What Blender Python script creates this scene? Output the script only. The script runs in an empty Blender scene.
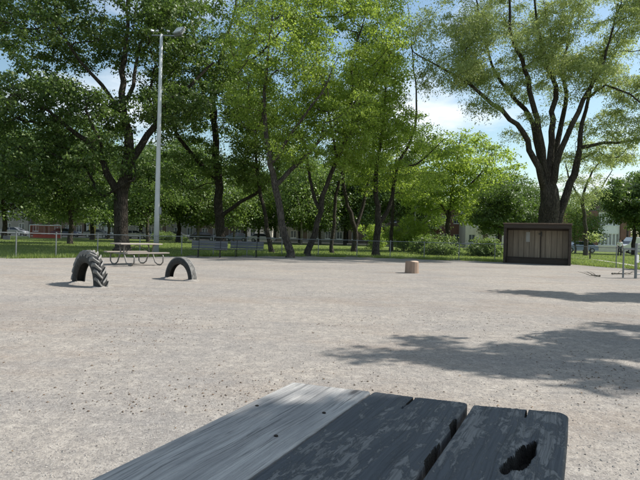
import bpy, math, random
import numpy as np
from mathutils import Vector, Matrix
rnd = random.Random(7)
nr = np.random.RandomState(11)
S = bpy.context.scene
COL = S.collection
R = math.radians
# ------------------------------------------------------------------ camera
CAMH, F = 1.15, 510.0
PITCH, ROLL = R(-0.34), R(1.5)
cd = bpy.data.cameras.new('camera')
cd.sensor_width = 36; cd.lens = F / 640 * 36
cd.clip_start = 0.05; cd.clip_end = 3000
cam = bpy.data.objects.new('camera', cd); COL.objects.link(cam)
CM = Matrix.Translation((0, 0, CAMH)) @ Matrix.Rotation(math.pi / 2 + PITCH, 4, 'X') @ Matrix.Rotation(ROLL, 4, 'Z')
cam.matrix_world = CM
S.camera = cam
# ------------------------------------------------------------------ light
SUN_EL = R(46)
SUN_AZ = R(15)          # measured from +X towards +Y: low right, a touch beyond the shelter
SUN = Vector((math.cos(SUN_AZ) * math.cos(SUN_EL), math.sin(SUN_AZ) * math.cos(SUN_EL), math.sin(SUN_EL)))
sd = bpy.data.lights.new('sun', 'SUN'); sd.energy = 5.0; sd.angle = R(0.53); sd.color = (1, 0.955, 0.89)
so = bpy.data.objects.new('sun', sd); COL.objects.link(so)
so.rotation_euler = SUN.to_track_quat('Z', 'Y').to_euler()
so.location = (20, 0, 30)
W = bpy.data.worlds.new('World'); S.world = W; W.use_nodes = True
nt = W.node_tree; nt.nodes.clear()
def wn(t, **k):
    n = nt.nodes.new(t)
    for a, b in k.items(): setattr(n, a, b)
    return n
sky = wn('ShaderNodeTexSky', sky_type='NISHITA', sun_disc=False)
sky.sun_elevation = SUN_EL; sky.sun_rotation = math.pi / 2 - SUN_AZ
sky.air_density = 1.25; sky.dust_density = 1.0; sky.ozone_density = 1.2
tc = wn('ShaderNodeTexCoord'); sep = wn('ShaderNodeSeparateXYZ'); nt.links.new(tc.outputs['Generated'], sep.inputs[0])
zz = wn('ShaderNodeMath', operation='ADD'); nt.links.new(sep.outputs[2], zz.inputs[0]); zz.inputs[1].default_value = 0.14
zm = wn('ShaderNodeMath', operation='MAXIMUM'); nt.links.new(zz.outputs[0], zm.inputs[0]); zm.inputs[1].default_value = 0.05
dv = wn('ShaderNodeVectorMath', operation='DIVIDE'); nt.links.new(tc.outputs['Generated'], dv.inputs[0])
cb = wn('ShaderNodeCombineXYZ')
for i in range(3): nt.links.new(zm.outputs[0], cb.inputs[i])
nt.links.new(cb.outputs[0], dv.inputs[1])
cn = wn('ShaderNodeTexNoise'); cn.inputs['Scale'].default_value = 1.15; cn.inputs['Detail'].default_value = 7; cn.inputs['Roughness'].default_value = 0.55
ofs = wn('ShaderNodeVectorMath', operation='ADD'); nt.links.new(dv.outputs[0], ofs.inputs[0]); ofs.inputs[1].default_value = (3.1, 1.7, 0)
nt.links.new(ofs.outputs[0], cn.inputs['Vector'])
cr = wn('ShaderNodeValToRGB'); cr.color_ramp.elements[0].position = 0.50; cr.color_ramp.elements[1].position = 0.70
nt.links.new(cn.outputs[0], cr.inputs[0])
tn_ = wn('ShaderNodeMixRGB', blend_type='MULTIPLY'); tn_.inputs[0].default_value = 1; nt.links.new(sky.outputs[0], tn_.inputs[1]); tn_.inputs[2].default_value = (0.95, 1.03, 1.0, 1)
mx = wn('ShaderNodeMixRGB'); nt.links.new(cr.outputs[0], mx.inputs[0]); nt.links.new(tn_.outputs[0], mx.inputs[1]); mx.inputs[2].default_value = (7.6, 7.9, 8.3, 1)
bg = wn('ShaderNodeBackground'); bg.inputs[1].default_value = 0.108
nt.links.new(mx.outputs[0], bg.inputs[0])
wo = wn('ShaderNodeOutputWorld'); nt.links.new(bg.outputs[0], wo.inputs[0])
S.view_settings.view_transform = 'Standard'; S.view_settings.look = 'None'
S.view_settings.exposure = 0.48; S.view_settings.gamma = 1; S.view_settings.use_curve_mapping = False
S.cycles.max_bounces = 6; S.cycles.transparent_max_bounces = 8; S.cycles.transmission_bounces = 4; S.cycles.diffuse_bounces = 4
S.cycles.use_denoising = True

# ------------------------------------------------------------------ placing
RM = CM.to_3x3()
def ray(px, py): return (RM @ Vector(((px - 320) / F, (240 - py) / F, -1)))
def at(px, py, Y):
    d = ray(px, py); t = Y / d.y
    return Vector((d.x * t, Y, CAMH + d.z * t))
def gr(px, py, z=0.0):
    d = ray(px, py); t = (z - CAMH) / d.z
    return Vector((d.x * t, d.y * t, z))
def gx(px, Y):                          # ground point at depth Y under picture column px
    v = at(px, 238 + (px - 320) * 0.0262 + 600 / Y, Y); return Vector((v.x, Y, 0))

# ------------------------------------------------------------------ materials
class NB:
    def __init__(s, name):
        s.m = bpy.data.materials.new(name); s.m.use_nodes = True; s.t = s.m.node_tree
        s.t.nodes.clear(); s.out = s.n('ShaderNodeOutputMaterial')
        s.tc = s.n('ShaderNodeTexCoord')
    def n(s, t, ins=None, **k):
        nd = s.t.nodes.new(t)
        for a, b in k.items(): setattr(nd, a, b)
        if ins:
            for a, b in ins.items(): s.set(nd, a, b)
        return nd
    def set(s, nd, a, b):
        if isinstance(b, bpy.types.NodeSocket): s.t.links.new(b, nd.inputs[a])
        elif isinstance(b, bpy.types.Node): s.t.links.new(b.outputs[0], nd.inputs[a])
        else: nd.inputs[a].default_value = b
    def obj(s): return s.tc.outputs['Object']
    def mapv(s, v, sc=(1, 1, 1), loc=(0, 0, 0), rot=(0, 0, 0)):
        return s.n('ShaderNodeMapping', {'Vector': v, 'Scale': sc, 'Location': loc, 'Rotation': rot}).outputs[0]
    def noise(s, v, sc, det=4, rough=0.55, dist=0): return s.n('ShaderNodeTexNoise', {'Vector': v, 'Scale': sc, 'Detail': det, 'Roughness': rough, 'Distortion': dist}).outputs[0]
    def vor(s, v, sc, feat='F1'): return s.n('ShaderNodeTexVoronoi', {'Vector': v, 'Scale': sc}, feature=feat)
    def ramp(s, f, stops):
        r = s.n('ShaderNodeValToRGB', {0: f}); e = r.color_ramp.elements
        while len(e) < len(stops): e.new(0.5)
        for i, (p, c) in enumerate(stops):
            e[i].position = p; e[i].color = (c, c, c, 1) if isinstance(c, (int, float)) else (*c, 1)
        return r.outputs[0]
    def mix(s, f, a, b, mode='MIX'):
        n = s.n('ShaderNodeMixRGB', blend_type=mode)
        for k, v in ((0, f), (1, a), (2, b)):
            if isinstance(v, tuple): v = (*v, 1)
            s.set(n, k, v)
        return n.outputs[0]
    def math(s, op, a, b=0.0): return s.n('ShaderNodeMath', {0: a, 1: b}, operation=op).outputs[0]
    def bump(s, h, st=0.5, d=0.02, nrm=None):
        n = s.n('ShaderNodeBump', {'Height': h, 'Strength': st, 'Distance': d})
        if nrm: s.set(n, 'Normal', nrm)
        return n.outputs[0]
    def pbr(s, col, rough=0.8, bump=None, metal=0.0, spec=0.4, **k):
        if isinstance(col, tuple): col = (*col, 1)
        b = s.n('ShaderNodeBsdfPrincipled', {'Base Color': col, 'Roughness': rough, 'Metallic': metal, 'Specular IOR Level': spec})
        for a, v in k.items(): s.set(b, a, v)
        if bump: s.set(b, 'Normal', bump)
        s.t.links.new(b.outputs[0], s.out.inputs[0]); return s.m

def plain(name, col, rough=0.7, metal=0.0, var=0.25, sc=9.0, bump=0.15, spec=0.4):
    m = NB(name); n = m.noise(m.obj(), sc, 5, 0.6)
    c2 = tuple(max(0, x * (1 - var)) for x in col); c3 = tuple(min(1, x * (1 + var)) for x in col)
    c = m.ramp(n, [(0.3, c2), (0.7, c3)])
    return m.pbr(c, rough, m.bump(m.noise(m.obj(), sc * 6, 3), bump, 0.01), metal, spec)

def m_gravel():
    m = NB('stone_dust'); o = m.obj()
    big = m.noise(o, 0.22, 4, 0.6); mid = m.noise(o, 1.7, 5, 0.65); fine = m.noise(o, 26, 4, 0.7)
    v = m.vor(o, 105); v2 = m.vor(m.mapv(o, loc=(3, 5, 0)), 17)
    c = m.ramp(big, [(0.38, (0.258, 0.240, 0.220)), (0.62, (0.350, 0.312, 0.265))])
    streak = m.noise(m.mapv(o, (0.35, 1.3, 1)), 0.9, 5, 0.7)
    c = m.mix(m.ramp(streak, [(0.47, 0), (0.62, 0.45)]), c, (0.19, 0.184, 0.182))
    c = m.mix(m.ramp(mid, [(0.42, 0.0), (0.68, 0.42)]), c, (0.38, 0.342, 0.295))
    c = m.mix(m.ramp(fine, [(0.34, 0.75), (0.52, 0.0)]), c, (0.15, 0.138, 0.128))
    g1_ = m.noise(o, 7.5, 5, 0.75); c = m.mix(m.ramp(g1_, [(0.40, 0.45), (0.56, 0)]), c, (0.17, 0.16, 0.15)); c = m.mix(m.ramp(g1_, [(0.55, 0), (0.68, 0.4)]), c, (0.46, 0.425, 0.375))
    br = m.noise(m.mapv(o, (0.5, 1, 1), (9, 2, 0)), 0.5, 6, 0.75)
    c = m.mix(m.ramp(br, [(0.5, 0), (0.68, 0.5)]), c, (0.215, 0.165, 0.125))
    vc = m.n('ShaderNodeSeparateColor', {0: v.outputs['Color']}).outputs[0]
    c = m.mix(m.ramp(vc, [(0.84, 0), (0.92, 0.4)]), c, (0.40, 0.375, 0.345))
    c = m.mix(m.ramp(vc, [(0.06, 0.6), (0.13, 0)]), c, (0.15, 0.135, 0.13))
    v2c = m.n('ShaderNodeSeparateColor', {0: v2.outputs['Color']}).outputs[1]
    spot = m.math('MULTIPLY', m.ramp(v2.outputs['Distance'], [(0.10, 1), (0.2, 0)]), m.ramp(v2c, [(0.86, 0), (0.9, 0.7)]))
    c = m.mix(spot, c, (0.17, 0.15, 0.14))
    h = m.math('ADD', m.math('MULTIPLY', fine, 0.6), m.math('MULTIPLY', m.noise(o, 90, 3), 0.4))
    b = m.bump(mid, 0.5, 0.06); b = m.bump(h, 0.8, 0.014, b)
    return m.pbr(c, 0.95, b, spec=0.15)
def m_lawn():
    m = NB('lawn_grass'); o = m.obj()
    a = m.noise(o, 0.35, 5, 0.6); b_ = m.noise(o, 5.0, 5, 0.7); f = m.noise(m.mapv(o, (1, 0.6, 1)), 30, 3, 0.7)
    c = m.ramp(a, [(0.35, (0.13, 0.185, 0.04)), (0.65, (0.21, 0.26, 0.07))])
    c = m.mix(m.ramp(b_, [(0.35, 0.55), (0.6, 0)]), c, (0.08, 0.12, 0.03))
    c = m.mix(m.ramp(f, [(0.52, 0), (0.75, 0.5)]), c, (0.24, 0.27, 0.09))
    return m.pbr(c, 0.9, m.bump(f, 1.0, 0.08, m.bump(b_, 0.6, 0.1)), spec=0.15)
def m_dirt():
    m = NB('bare_dirt'); o = m.obj(); a = m.noise(o, 3, 5, 0.7)
    c = m.ramp(a, [(0.3, (0.11, 0.095, 0.075)), (0.7, (0.23, 0.20, 0.165))])
    c = m.mix(m.ramp(m.noise(o, 1.2, 5, 0.7), [(0.5, 0), (0.6, 0.8)]), c, (0.07, 0.11, 0.03))
    return m.pbr(c, 0.95, m.bump(m.noise(o, 30, 4), 0.8, 0.03), spec=0.1)
def m_bark(name, c1, c2):
    m = NB(name); o = m.obj()
    v = m.mapv(o, (1, 1, 0.22)); n = m.noise(v, 9, 5, 0.65, 0.6); r = m.vor(v, 13, 'DISTANCE_TO_EDGE')
    c = m.ramp(n, [(0.3, c1), (0.7, c2)])
    c = m.mix(m.ramp(r.outputs[0], [(0.0, 0.75), (0.12, 0)]), c, tuple(x * 0.35 for x in c1))
    c = m.mix(m.ramp(m.noise(o, 1.3, 4), [(0.55, 0), (0.7, 0.35)]), c, tuple(min(1, x * 1.6) for x in c2))
    return m.pbr(c, 0.95, m.bump(m.math('ADD', n, m.ramp(r.outputs[0], [(0, 0), (0.2, 1)])), 0.9, 0.04), spec=0.15)
def m_leaf(name, dark, mid, light, trans=0.45, tcol=None):
    m = NB(name)
    at_ = m.n('ShaderNodeAttribute', attribute_name='leaf_tone'); f = at_.outputs['Fac']
    col = m.ramp(f, [(0.0, dark), (0.5, mid), (1.0, light)])
    tcol = tcol or tuple(min(1, x * 1.5) for x in mid)
    tc_ = m.mix(0.75, col, tcol)
    d = m.n('ShaderNodeBsdfPrincipled', {'Base Color': col, 'Roughness': 0.5, 'Specular IOR Level': 0.4})
    t = m.n('ShaderNodeBsdfTranslucent', {'Color': tc_})
    x = m.n('ShaderNodeMixShader', {0: trans, 1: d, 2: t})
    m.t.links.new(x.outputs[0], m.out.inputs[0]); return m.m
def m_wood(name, c1, c2, ax=0, sc=1.0, patch=None, rough=0.85):
    # grain runs along local axis ax
    m = NB(name); o = m.obj()
    s = [26 * sc, 26 * sc, 26 * sc]; s[ax] = 0.9 * sc
    oi = m.n('ShaderNodeObjectInfo').outputs['Random']
    off = m.n('ShaderNodeVectorMath', {0: o, 1: m.n('ShaderNodeCombineXYZ', {0: m.math('MULTIPLY', oi, 37.0), 1: m.math('MULTIPLY', oi, 11.0), 2: 0.0}).outputs[0]}, operation='ADD').outputs[0]
    n = m.noise(m.mapv(off, tuple(s)), 1.6, 6, 0.65, 0.35)
    n2 = m.noise(m.mapv(off, tuple(x * 3 for x in s)), 1.5, 3, 0.6)
    c = m.ramp(n, [(0.28, c1), (0.72, c2)])
    c = m.mix(m.ramp(n2, [(0.55, 0), (0.75, 0.5)]), c, tuple(x * 0.5 for x in c1))
    c = m.mix(m.math('MULTIPLY', oi, 0.35), c, tuple(x * 0.6 for x in c1))
    hh = m.math('ADD', n, m.math('MULTIPLY', n2, 0.5))
    if patch:
        pn = m.noise(m.mapv(off, (2.2, 5, 3)), 2.3, 8, 0.72, 0.4)
        pf = m.ramp(pn, [(0.48, 0), (0.56, 1)])
        pf = m.math('MULTIPLY', pf, m.ramp(n2, [(0.25, 0.0), (0.42, 1)]))
        c = m.mix(pf, c, patch); hh = m.math('ADD', hh, m.math('MULTIPLY', pf, -0.3))
    return m.pbr(c, rough, m.bump(hh, 0.55, 0.006), spec=0.3)
def m_table(name, c1, c2, patch):
    m = NB(name); o = m.obj(); oi = m.n('ShaderNodeObjectInfo').outputs['Random']
    off = m.n('ShaderNodeVectorMath', {0: o, 1: m.n('ShaderNodeCombineXYZ', {0: m.math('MULTIPLY', oi, 17.0), 1: m.math('MULTIPLY', oi, 5.0), 2: 0.0}).outputs[0]}, operation='ADD').outputs[0]
    warp = m.mix(0.06, off, m.n('ShaderNodeTexNoise', {'Vector': m.mapv(off, (1.5, 4, 1)), 'Scale': 1.5, 'Detail': 2}).outputs['Color'], 'ADD')
    g1 = m.noise(m.mapv(warp, (2.2, 95, 8)), 1.0, 7, 0.78)
    g2 = m.noise(m.mapv(warp, (4, 190, 20)), 1.0, 6, 0.75)
    c = m.ramp(g1, [(0.3, c1), (0.7, c2)])
    c = m.mix(m.ramp(g2, [(0.36, 0.9 if not patch else 0.6), (0.46, 0)]), c, tuple(x*0.4 for x in c1))
    lo = m.noise(m.mapv(off, (3, 9, 3)), 1.0, 4, 0.6)
    hh = m.math('ADD', g1, m.math('MULTIPLY', g2, 0.6))
    if patch:
        p1 = m.noise(m.mapv(off, (16, 42, 5)), 1.0, 9, 0.78, 0.5)
        pf = m.ramp(m.math('ADD', p1, m.math('MULTIPLY', m.math('SUBTRACT', lo, 0.5), 0.55)), [(0.49, 0), (0.53, 1)])
        pf = m.math('MULTIPLY', pf, m.ramp(g2, [(0.35, 0.15), (0.5, 1)]))
        c = m.mix(pf, c, patch)
        sc_ = m.noise(m.mapv(off, (5, 160, 5), (4, 4, 4), (0, 0, 0.25)), 1.0, 3, 0.6)
        c = m.mix(m.ramp(sc_, [(0.66, 0), (0.72, 0.6)]), c, tuple(x*1.2 for x in patch))
        hh = m.math('ADD', m.math('MULTIPLY', hh, 0.5), m.math('MULTIPLY', pf, -0.6))
    else:
        c = m.mix(m.ramp(lo, [(0.45, 0), (0.7, 0.5)]), c, (0.10, 0.105, 0.115))
        kn = m.vor(m.mapv(off, (3.2, 9, 1)), 1.0)
        c = m.mix(m.ramp(kn.outputs['Distance'], [(0.05, 0.8), (0.13, 0)]), c, (0.05, 0.045, 0.045))
    return m.pbr(c, 0.7, m.bump(hh, 0.7, 0.0035), spec=0.35)
def m_glass(name, tint=(0.05, 0.06, 0.07)):
    m = NB(name); n = m.noise(m.obj(), 0.7, 2)
    return m.pbr(m.ramp(n, [(0.4, tint), (0.6, tuple(x * 1.8 for x in tint))]), 0.08, None, 0, 0.6)
def m_brick(name, c1, c2, mort):
    m = NB(name); o = m.obj()
    sp = m.n('ShaderNodeSeparateXYZ', {0: o}); v = m.n('ShaderNodeCombineXYZ', {0: m.math('ADD', sp.outputs[0], sp.outputs[1]), 1: sp.outputs[2], 2: 0.0}).outputs[0]
    b = m.n('ShaderNodeTexBrick', {'Vector': v, 'Color1': (*c1, 1), 'Color2': (*c2, 1), 'Mortar': (*mort, 1), 'Scale': 1.0, 'Mortar Size': 0.008, 'Brick Width': 0.22, 'Row Height': 0.075})
    c = m.mix(m.ramp(m.noise(o, 0.8, 4), [(0.45, 0), (0.7, 0.3)]), b.outputs[0], tuple(x * 0.6 for x in c1))
    return m.pbr(c, 0.9, m.bump(b.outputs[1], -0.5, 0.01), spec=0.2)

M = dict(
    gravel=m_gravel(), lawn=m_lawn(), dirt=m_dirt(),
    bark=m_bark('grey_brown_bark', (0.055, 0.048, 0.042), (0.15, 0.13, 0.11)),
    bark_dark=m_bark('dark_furrowed_bark', (0.04, 0.034, 0.028), (0.10, 0.085, 0.07)),
    bark_pale=m_bark('pale_bark', (0.13, 0.12, 0.10), (0.28, 0.25, 0.21)),
    leaf_dark=m_leaf('deep_green_leaf', (0.036, 0.068, 0.018), (0.080, 0.130, 0.032), (0.18, 0.235, 0.075), 0.32, (0.18, 0.30, 0.04)),
    leaf_mid=m_leaf('mid_green_leaf', (0.048, 0.088, 0.020), (0.105, 0.165, 0.036), (0.20, 0.26, 0.075), 0.36, (0.28, 0.42, 0.07)),
    leaf_bright=m_leaf('bright_green_leaf', (0.08, 0.14, 0.020), (0.175, 0.26, 0.036), (0.30, 0.38, 0.08), 0.45, (0.50, 0.66, 0.09)),
    leaf_willow=m_leaf('silvery_green_leaf', (0.11, 0.155, 0.05), (0.25, 0.31, 0.10), (0.40, 0.44, 0.20), 0.45, (0.50, 0.60, 0.18)),
    leaf_shrub=m_leaf('shrub_leaf', (0.05, 0.09, 0.025), (0.10, 0.155, 0.04), (0.20, 0.26, 0.09), 0.42, (0.3, 0.42, 0.1)),
    blade=m_leaf('grass_blade', (0.07, 0.12, 0.025), (0.14, 0.20, 0.045), (0.24, 0.28, 0.09), 0.4, (0.38, 0.48, 0.10)),
    galv=plain('galvanised_steel', (0.21, 0.225, 0.235), 0.45, 0.6, 0.2, 4),
    galv_dark=plain('weathered_steel', (0.13, 0.14, 0.14), 0.55, 0.6, 0.25, 4),
    white=plain('white_paint', (0.74, 0.75, 0.75), 0.45, 0, 0.06, 3, 0.05),
    polepaint=plain('pale_grey_pole', (0.52, 0.54, 0.55), 0.5, 0, 0.08, 2, 0.05),
    rubber=plain('worn_black_rubber', (0.028, 0.028, 0.027), 0.75, 0, 0.5, 14, 0.5),
    rubber_dusty=plain('dusty_grey_rubber', (0.215, 0.208, 0.195), 0.85, 0, 0.45, 12, 0.5),
    black=plain('black_plastic', (0.02, 0.02, 0.02), 0.5),
    tubing=plain('dull_tube_steel', (0.20, 0.19, 0.18), 0.5, 0.4, 0.2),
    bluewood=m_wood('blue_grey_bench_wood', (0.08, 0.086, 0.095), (0.16, 0.168, 0.18), 0, 0.7),
    palewood=m_wood('sun_bleached_wood', (0.27, 0.235, 0.205), (0.46, 0.41, 0.36), 0, 0.7),
    painted=m_table('worn_navy_paint', (0.040, 0.046, 0.055), (0.078, 0.087, 0.099), (0.155, 0.157, 0.157)),
    greywood=m_table('weathered_grey_wood', (0.22, 0.215, 0.21), (0.48, 0.465, 0.44), None),
    rot=plain('shaded_rotten_wood', (0.012, 0.010, 0.008), 0.95, 0, 0.5, 40, 0.8),  # rot, taken near black so the colour carries the recess shade too
    shedboard=m_wood('grey_brown_boards', (0.165, 0.135, 0.105), (0.34, 0.285, 0.215), 2, 0.6),
    sheddark=m_wood('dark_stained_timber', (0.038, 0.031, 0.026), (0.085, 0.068, 0.055), 0, 0.6),
    logbark=m_wood('log_side', (0.25, 0.17, 0.125), (0.42, 0.31, 0.235), 2, 0.5),
    logtop=plain('sawn_log_top', (0.50, 0.38, 0.29), 0.9, 0, 0.2, 9),
    nail=plain('rusty_nail', (0.03, 0.024, 0.02), 0.7, 0.5),
    path=plain('pale_path_gravel', (0.42, 0.39, 0.35), 0.95, 0, 0.15, 3),
    asphalt=plain('asphalt', (0.055, 0.055, 0.057), 0.9, 0, 0.2, 3),
    kerb=plain('kerb_concrete', (0.33, 0.32, 0.30), 0.9, 0, 0.12, 3),
    stone_house=m_brick('pale_stone_facing', (0.23, 0.215, 0.19), (0.18, 0.17, 0.15), (0.30, 0.29, 0.27)),
    brick_red=m_brick('red_brown_brick', (0.21, 0.085, 0.06), (0.16, 0.065, 0.045), (0.28, 0.25, 0.22)),
    brick_brown=m_brick('brown_brick', (0.15, 0.10, 0.075), (0.11, 0.075, 0.055), (0.22, 0.20, 0.18)),
    stucco=plain('cream_stucco', (0.66, 0.61, 0.54), 0.9, 0, 0.07, 1.2),
    grey_panel=plain('grey_panel', (0.34, 0.36, 0.38), 0.7, 0, 0.1, 2),
    roof=plain('roof_edge', (0.12, 0.11, 0.105), 0.9),
    glass=m_glass('window_glass'), glass_car=m_glass('car_glass', (0.02, 0.024, 0.028)),
    tin=plain('metal_trim', (0.45, 0.45, 0.46), 0.4, 0.5),
    red=plain('faded_red', (0.60, 0.11, 0.075), 0.6, 0, 0.15, 3),
    yellow=plain('yellow_paint', (0.60, 0.46, 0.14), 0.6, 0, 0.1, 3),
    skin=plain('skin', (0.36, 0.21, 0.15), 0.6, 0, 0.05), hair=plain('dark_hair', (0.035, 0.022, 0.016), 0.7),
    shirt=plain('white_shirt', (0.72, 0.70, 0.68), 0.85, 0, 0.05), trousers=plain('dark_trousers', (0.022, 0.024, 0.032), 0.9),
    tail=plain('tail_light_red', (0.30, 0.015, 0.012), 0.25), lamp=plain('headlight_lens', (0.6, 0.62, 0.64), 0.15, 0, 0.05),
    paper=plain('faded_notice_paper', (0.33, 0.33, 0.31), 0.8, 0, 0.05),
    leaflitter=plain('dry_leaf', (0.16, 0.10, 0.05), 0.9, 0, 0.4),
)
# ------------------------------------------------------------------ mesh helpers
class MB:
    def __init__(s): s.v = []; s.f = []
    def add(s, v, f):
        o = len(s.v); s.v += [tuple(x) for x in v]; s.f += [tuple(i + o for i in q) for q in f]
    def box(s, lo, hi, mat=None, bev=0.0):
        x0, y0, z0 = lo; x1, y1, z1 = hi
        if bev <= 0:
            v = [(x0,y0,z0),(x1,y0,z0),(x1,y1,z0),(x0,y1,z0),(x0,y0,z1),(x1,y0,z1),(x1,y1,z1),(x0,y1,z1)]
            f = [(0,3,2,1),(4,5,6,7),(0,1,5,4),(1,2,6,5),(2,3,7,6),(3,0,4,7)]
        else:                                    # chamfered box, 24 vertices
            b = bev; v = []; idx = {}
            for sx in (0,1):
                for sy in (0,1):
                    for sz in (0,1):
                        X = x1 if sx else x0; Y = y1 if sy else y0; Z = z1 if sz else z0
                        dx = -b if sx else b; dy = -b if sy else b; dz = -b if sz else b
                        idx[sx,sy,sz,'x'] = len(v); v.append((X, Y+dy, Z+dz))
                        idx[sx,sy,sz,'y'] = len(v); v.append((X+dx, Y, Z+dz))
                        idx[sx,sy,sz,'z'] = len(v); v.append((X+dx, Y+dy, Z))
            g = lambda a,b_,c,k: idx[a,b_,c,k]
            f = []
            for s_ in (0,1):
                q = [g(s_,0,0,'x'),g(s_,1,0,'x'),g(s_,1,1,'x'),g(s_,0,1,'x')]; f.append(q if s_ else q[::-1])
                q = [g(0,s_,0,'y'),g(0,s_,1,'y'),g(1,s_,1,'y'),g(1,s_,0,'y')]; f.append(q if s_ else q[::-1])
                q = [g(0,0,s_,'z'),g(1,0,s_,'z'),g(1,1,s_,'z'),g(0,1,s_,'z')]; f.append(q if s_ else q[::-1])
            for a in (0,1):
                for c in (0,1):
                    f.append((g(a,c,0,'x'),g(a,c,0,'y'),g(a,c,1,'y'),g(a,c,1,'x')) if (a==c) else (g(a,c,0,'y'),g(a,c,0,'x'),g(a,c,1,'x'),g(a,c,1,'y')))
                    f.append((g(a,0,c,'z'),g(a,0,c,'x'),g(a,1,c,'x'),g(a,1,c,'z')) if (a!=c) else (g(a,0,c,'x'),g(a,0,c,'z'),g(a,1,c,'z'),g(a,1,c,'x')))
                    f.append((g(0,a,c,'y'),g(0,a,c,'z'),g(1,a,c,'z'),g(1,a,c,'y')) if (a!=c) else (g(0,a,c,'z'),g(0,a,c,'y'),g(1,a,c,'y'),g(1,a,c,'z')))
            for a in (0,1):
                for b_ in (0,1):
                    for c in (0,1):
                        q = (g(a,b_,c,'x'),g(a,b_,c,'y'),g(a,b_,c,'z')); f.append(q if (a+b_+c)%2 else q[::-1])
        if mat: v = [tuple(mat @ Vector(p)) for p in v]
        s.add(v, f); return s
    def tube(s, pts, rad, n=8, cap=True):
        pts = [Vector(p) for p in pts]
        if not isinstance(rad, (list, tuple)): rad = [rad] * len(pts)
        v = []; f = []; prev = None
        for i, p in enumerate(pts):
            d = (pts[min(i+1, len(pts)-1)] - pts[max(i-1, 0)])
            d = d.normalized() if d.length > 1e-9 else Vector((0,0,1))
            if prev is None:
                a = d.orthogonal().normalized()
            else:
                a = (prev - d * prev.dot(d))
                a = a.normalized() if a.length > 1e-6 else d.orthogonal().normalized()
            prev = a; b = d.cross(a)
            for k in range(n):
                t = 2 * math.pi * k / n
                v.append(p + (a * math.cos(t) + b * math.sin(t)) * rad[i])
        for i in range(len(pts)-1):
            for k in range(n):
                k2 = (k+1) % n
                f.append((i*n+k, i*n+k2, (i+1)*n+k2, (i+1)*n+k))
        if cap:
            f.append(tuple(range(n))[::-1]); f.append(tuple((len(pts)-1)*n + k for k in range(n)))
        s.add(v, f); return s
    def build(s, name, mat, parent=None, loc=(0,0,0), rot=(0,0,0), smooth=False, cat=None, label=None, group=None, kind=None):
        me = bpy.data.meshes.new(name); me.from_pydata(s.v, [], s.f); me.materials.append(mat)
        if smooth: me.shade_smooth()
        return link(name, me, parent, loc, rot, cat, label, group, kind)
def link(name, me, parent=None, loc=(0,0,0), rot=(0,0,0), cat=None, label=None, group=None, kind=None):
    o = bpy.data.objects.new(name, me); COL.objects.link(o)
    o.parent = parent; o.location = loc; o.rotation_euler = rot
    tag(o, label, cat, group, kind); return o
def tag(o, label=None, cat=None, group=None, kind=None):
    for k, v in (('label', label), ('category', cat), ('group', group), ('kind', kind)):
        if v: o[k] = v
def thing(name, label, cat, loc=(0,0,0), rz=0.0, group=None):
    o = bpy.data.objects.new(name, None); COL.objects.link(o); o.location = loc; o.rotation_euler = (0,0,rz)
    o.empty_display_size = 0.3; tag(o, label, cat, group); return o
def dup(o, parent=None):
    c = o.copy(); COL.objects.link(c); c.parent = parent
    for ch in [x for x in o.children]: dup(ch, c)
    return c
def soup(name, verts, n_per, mat, tone=None, tris=True):
    """verts (N*n_per,3) array -> mesh of N separate quads or tris"""
    N = len(verts) // n_per
    me = bpy.data.meshes.new(name)
    me.vertices.add(len(verts)); me.vertices.foreach_set('co', verts.astype(np.float32).ravel())
    me.loops.add(len(verts)); me.loops.foreach_set('vertex_index', np.arange(len(verts), dtype=np.int32))
    me.polygons.add(N); me.polygons.foreach_set('loop_start', np.arange(0, len(verts), n_per, dtype=np.int32))
    me.polygons.foreach_set('loop_total', np.full(N, n_per, dtype=np.int32))
    me.update(calc_edges=True)
    if tone is not None:
        a = me.attributes.new('leaf_tone', 'FLOAT', 'FACE'); a.data.foreach_set('value', tone.astype(np.float32))
    me.materials.append(mat); return me

# ------------------------------------------------------------------ ground
def sheet(name, pts, z, mat, kind='structure', **k):
    mb = MB(); mb.add([(x, y, z) for x, y in pts], [tuple(range(len(pts)))])
    return mb.build(name, mat, kind=kind, **k)
# grass terrain to the horizon
sheet('ground', [(-900,-300),(900,-300),(900,1500),(-900,1500)], -0.03, M['lawn'])
# fence line (world), measured from the post feet
FL = [Vector((-16.2, 15.6)), Vector((-12.2, 20.2)), Vector((-6.9, 25.9)), Vector((-2.4, 29.3)), Vector((2.0, 31.0)), Vector((4.6, 30.6)), Vector((9.9, 29.5)), Vector((13.9, 27.9)), Vector((14.9, 25.0)), Vector((17.5, 22.5)), Vector((20.5, 17))]
def wob(a, b, n, amp):
    out = []
    for i in range(n):
        t = i / n; p = a.lerp(b, t); out.append((p.x + rnd.uniform(-amp, amp), p.y + rnd.uniform(-amp, amp)))
    return out
edge = []
for a, b in zip(FL[:-1], FL[1:]): edge += wob(a + Vector((0, -0.35)), b + Vector((0, -0.35)), 14, 0.12)
# gravel yard: a gently uneven sheet in front of the fence
def yard():
    poly = [(-40, -12)] + [(-40, 8)] + edge + [(40, 2), (40, -12)]
    mb = MB(); mb.add([(x, y, 0.0) for x, y in poly], [tuple(range(len(poly)))[::-1]])
    return mb.build('gravel_yard', M['gravel'], kind='structure')
yard()
# bare dirt strip under the fence
st = MB(); vv = []
outer = []
for a, b in zip(FL[:-1], FL[1:]): outer += wob(a + Vector((0, 0.9)), b + Vector((0, 0.9)), 14, 0.28)
for (x0, y0), (x1, y1) in zip(edge, outer): vv += [(x0, y0 - 0.45, -0.004), (x1, y1, -0.008)]
st.add(vv, [(2*i, 2*i+2, 2*i+3, 2*i+1) for i in range(len(edge)-1)])
st.build('dirt_strip', M['dirt'], kind='structure')
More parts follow.
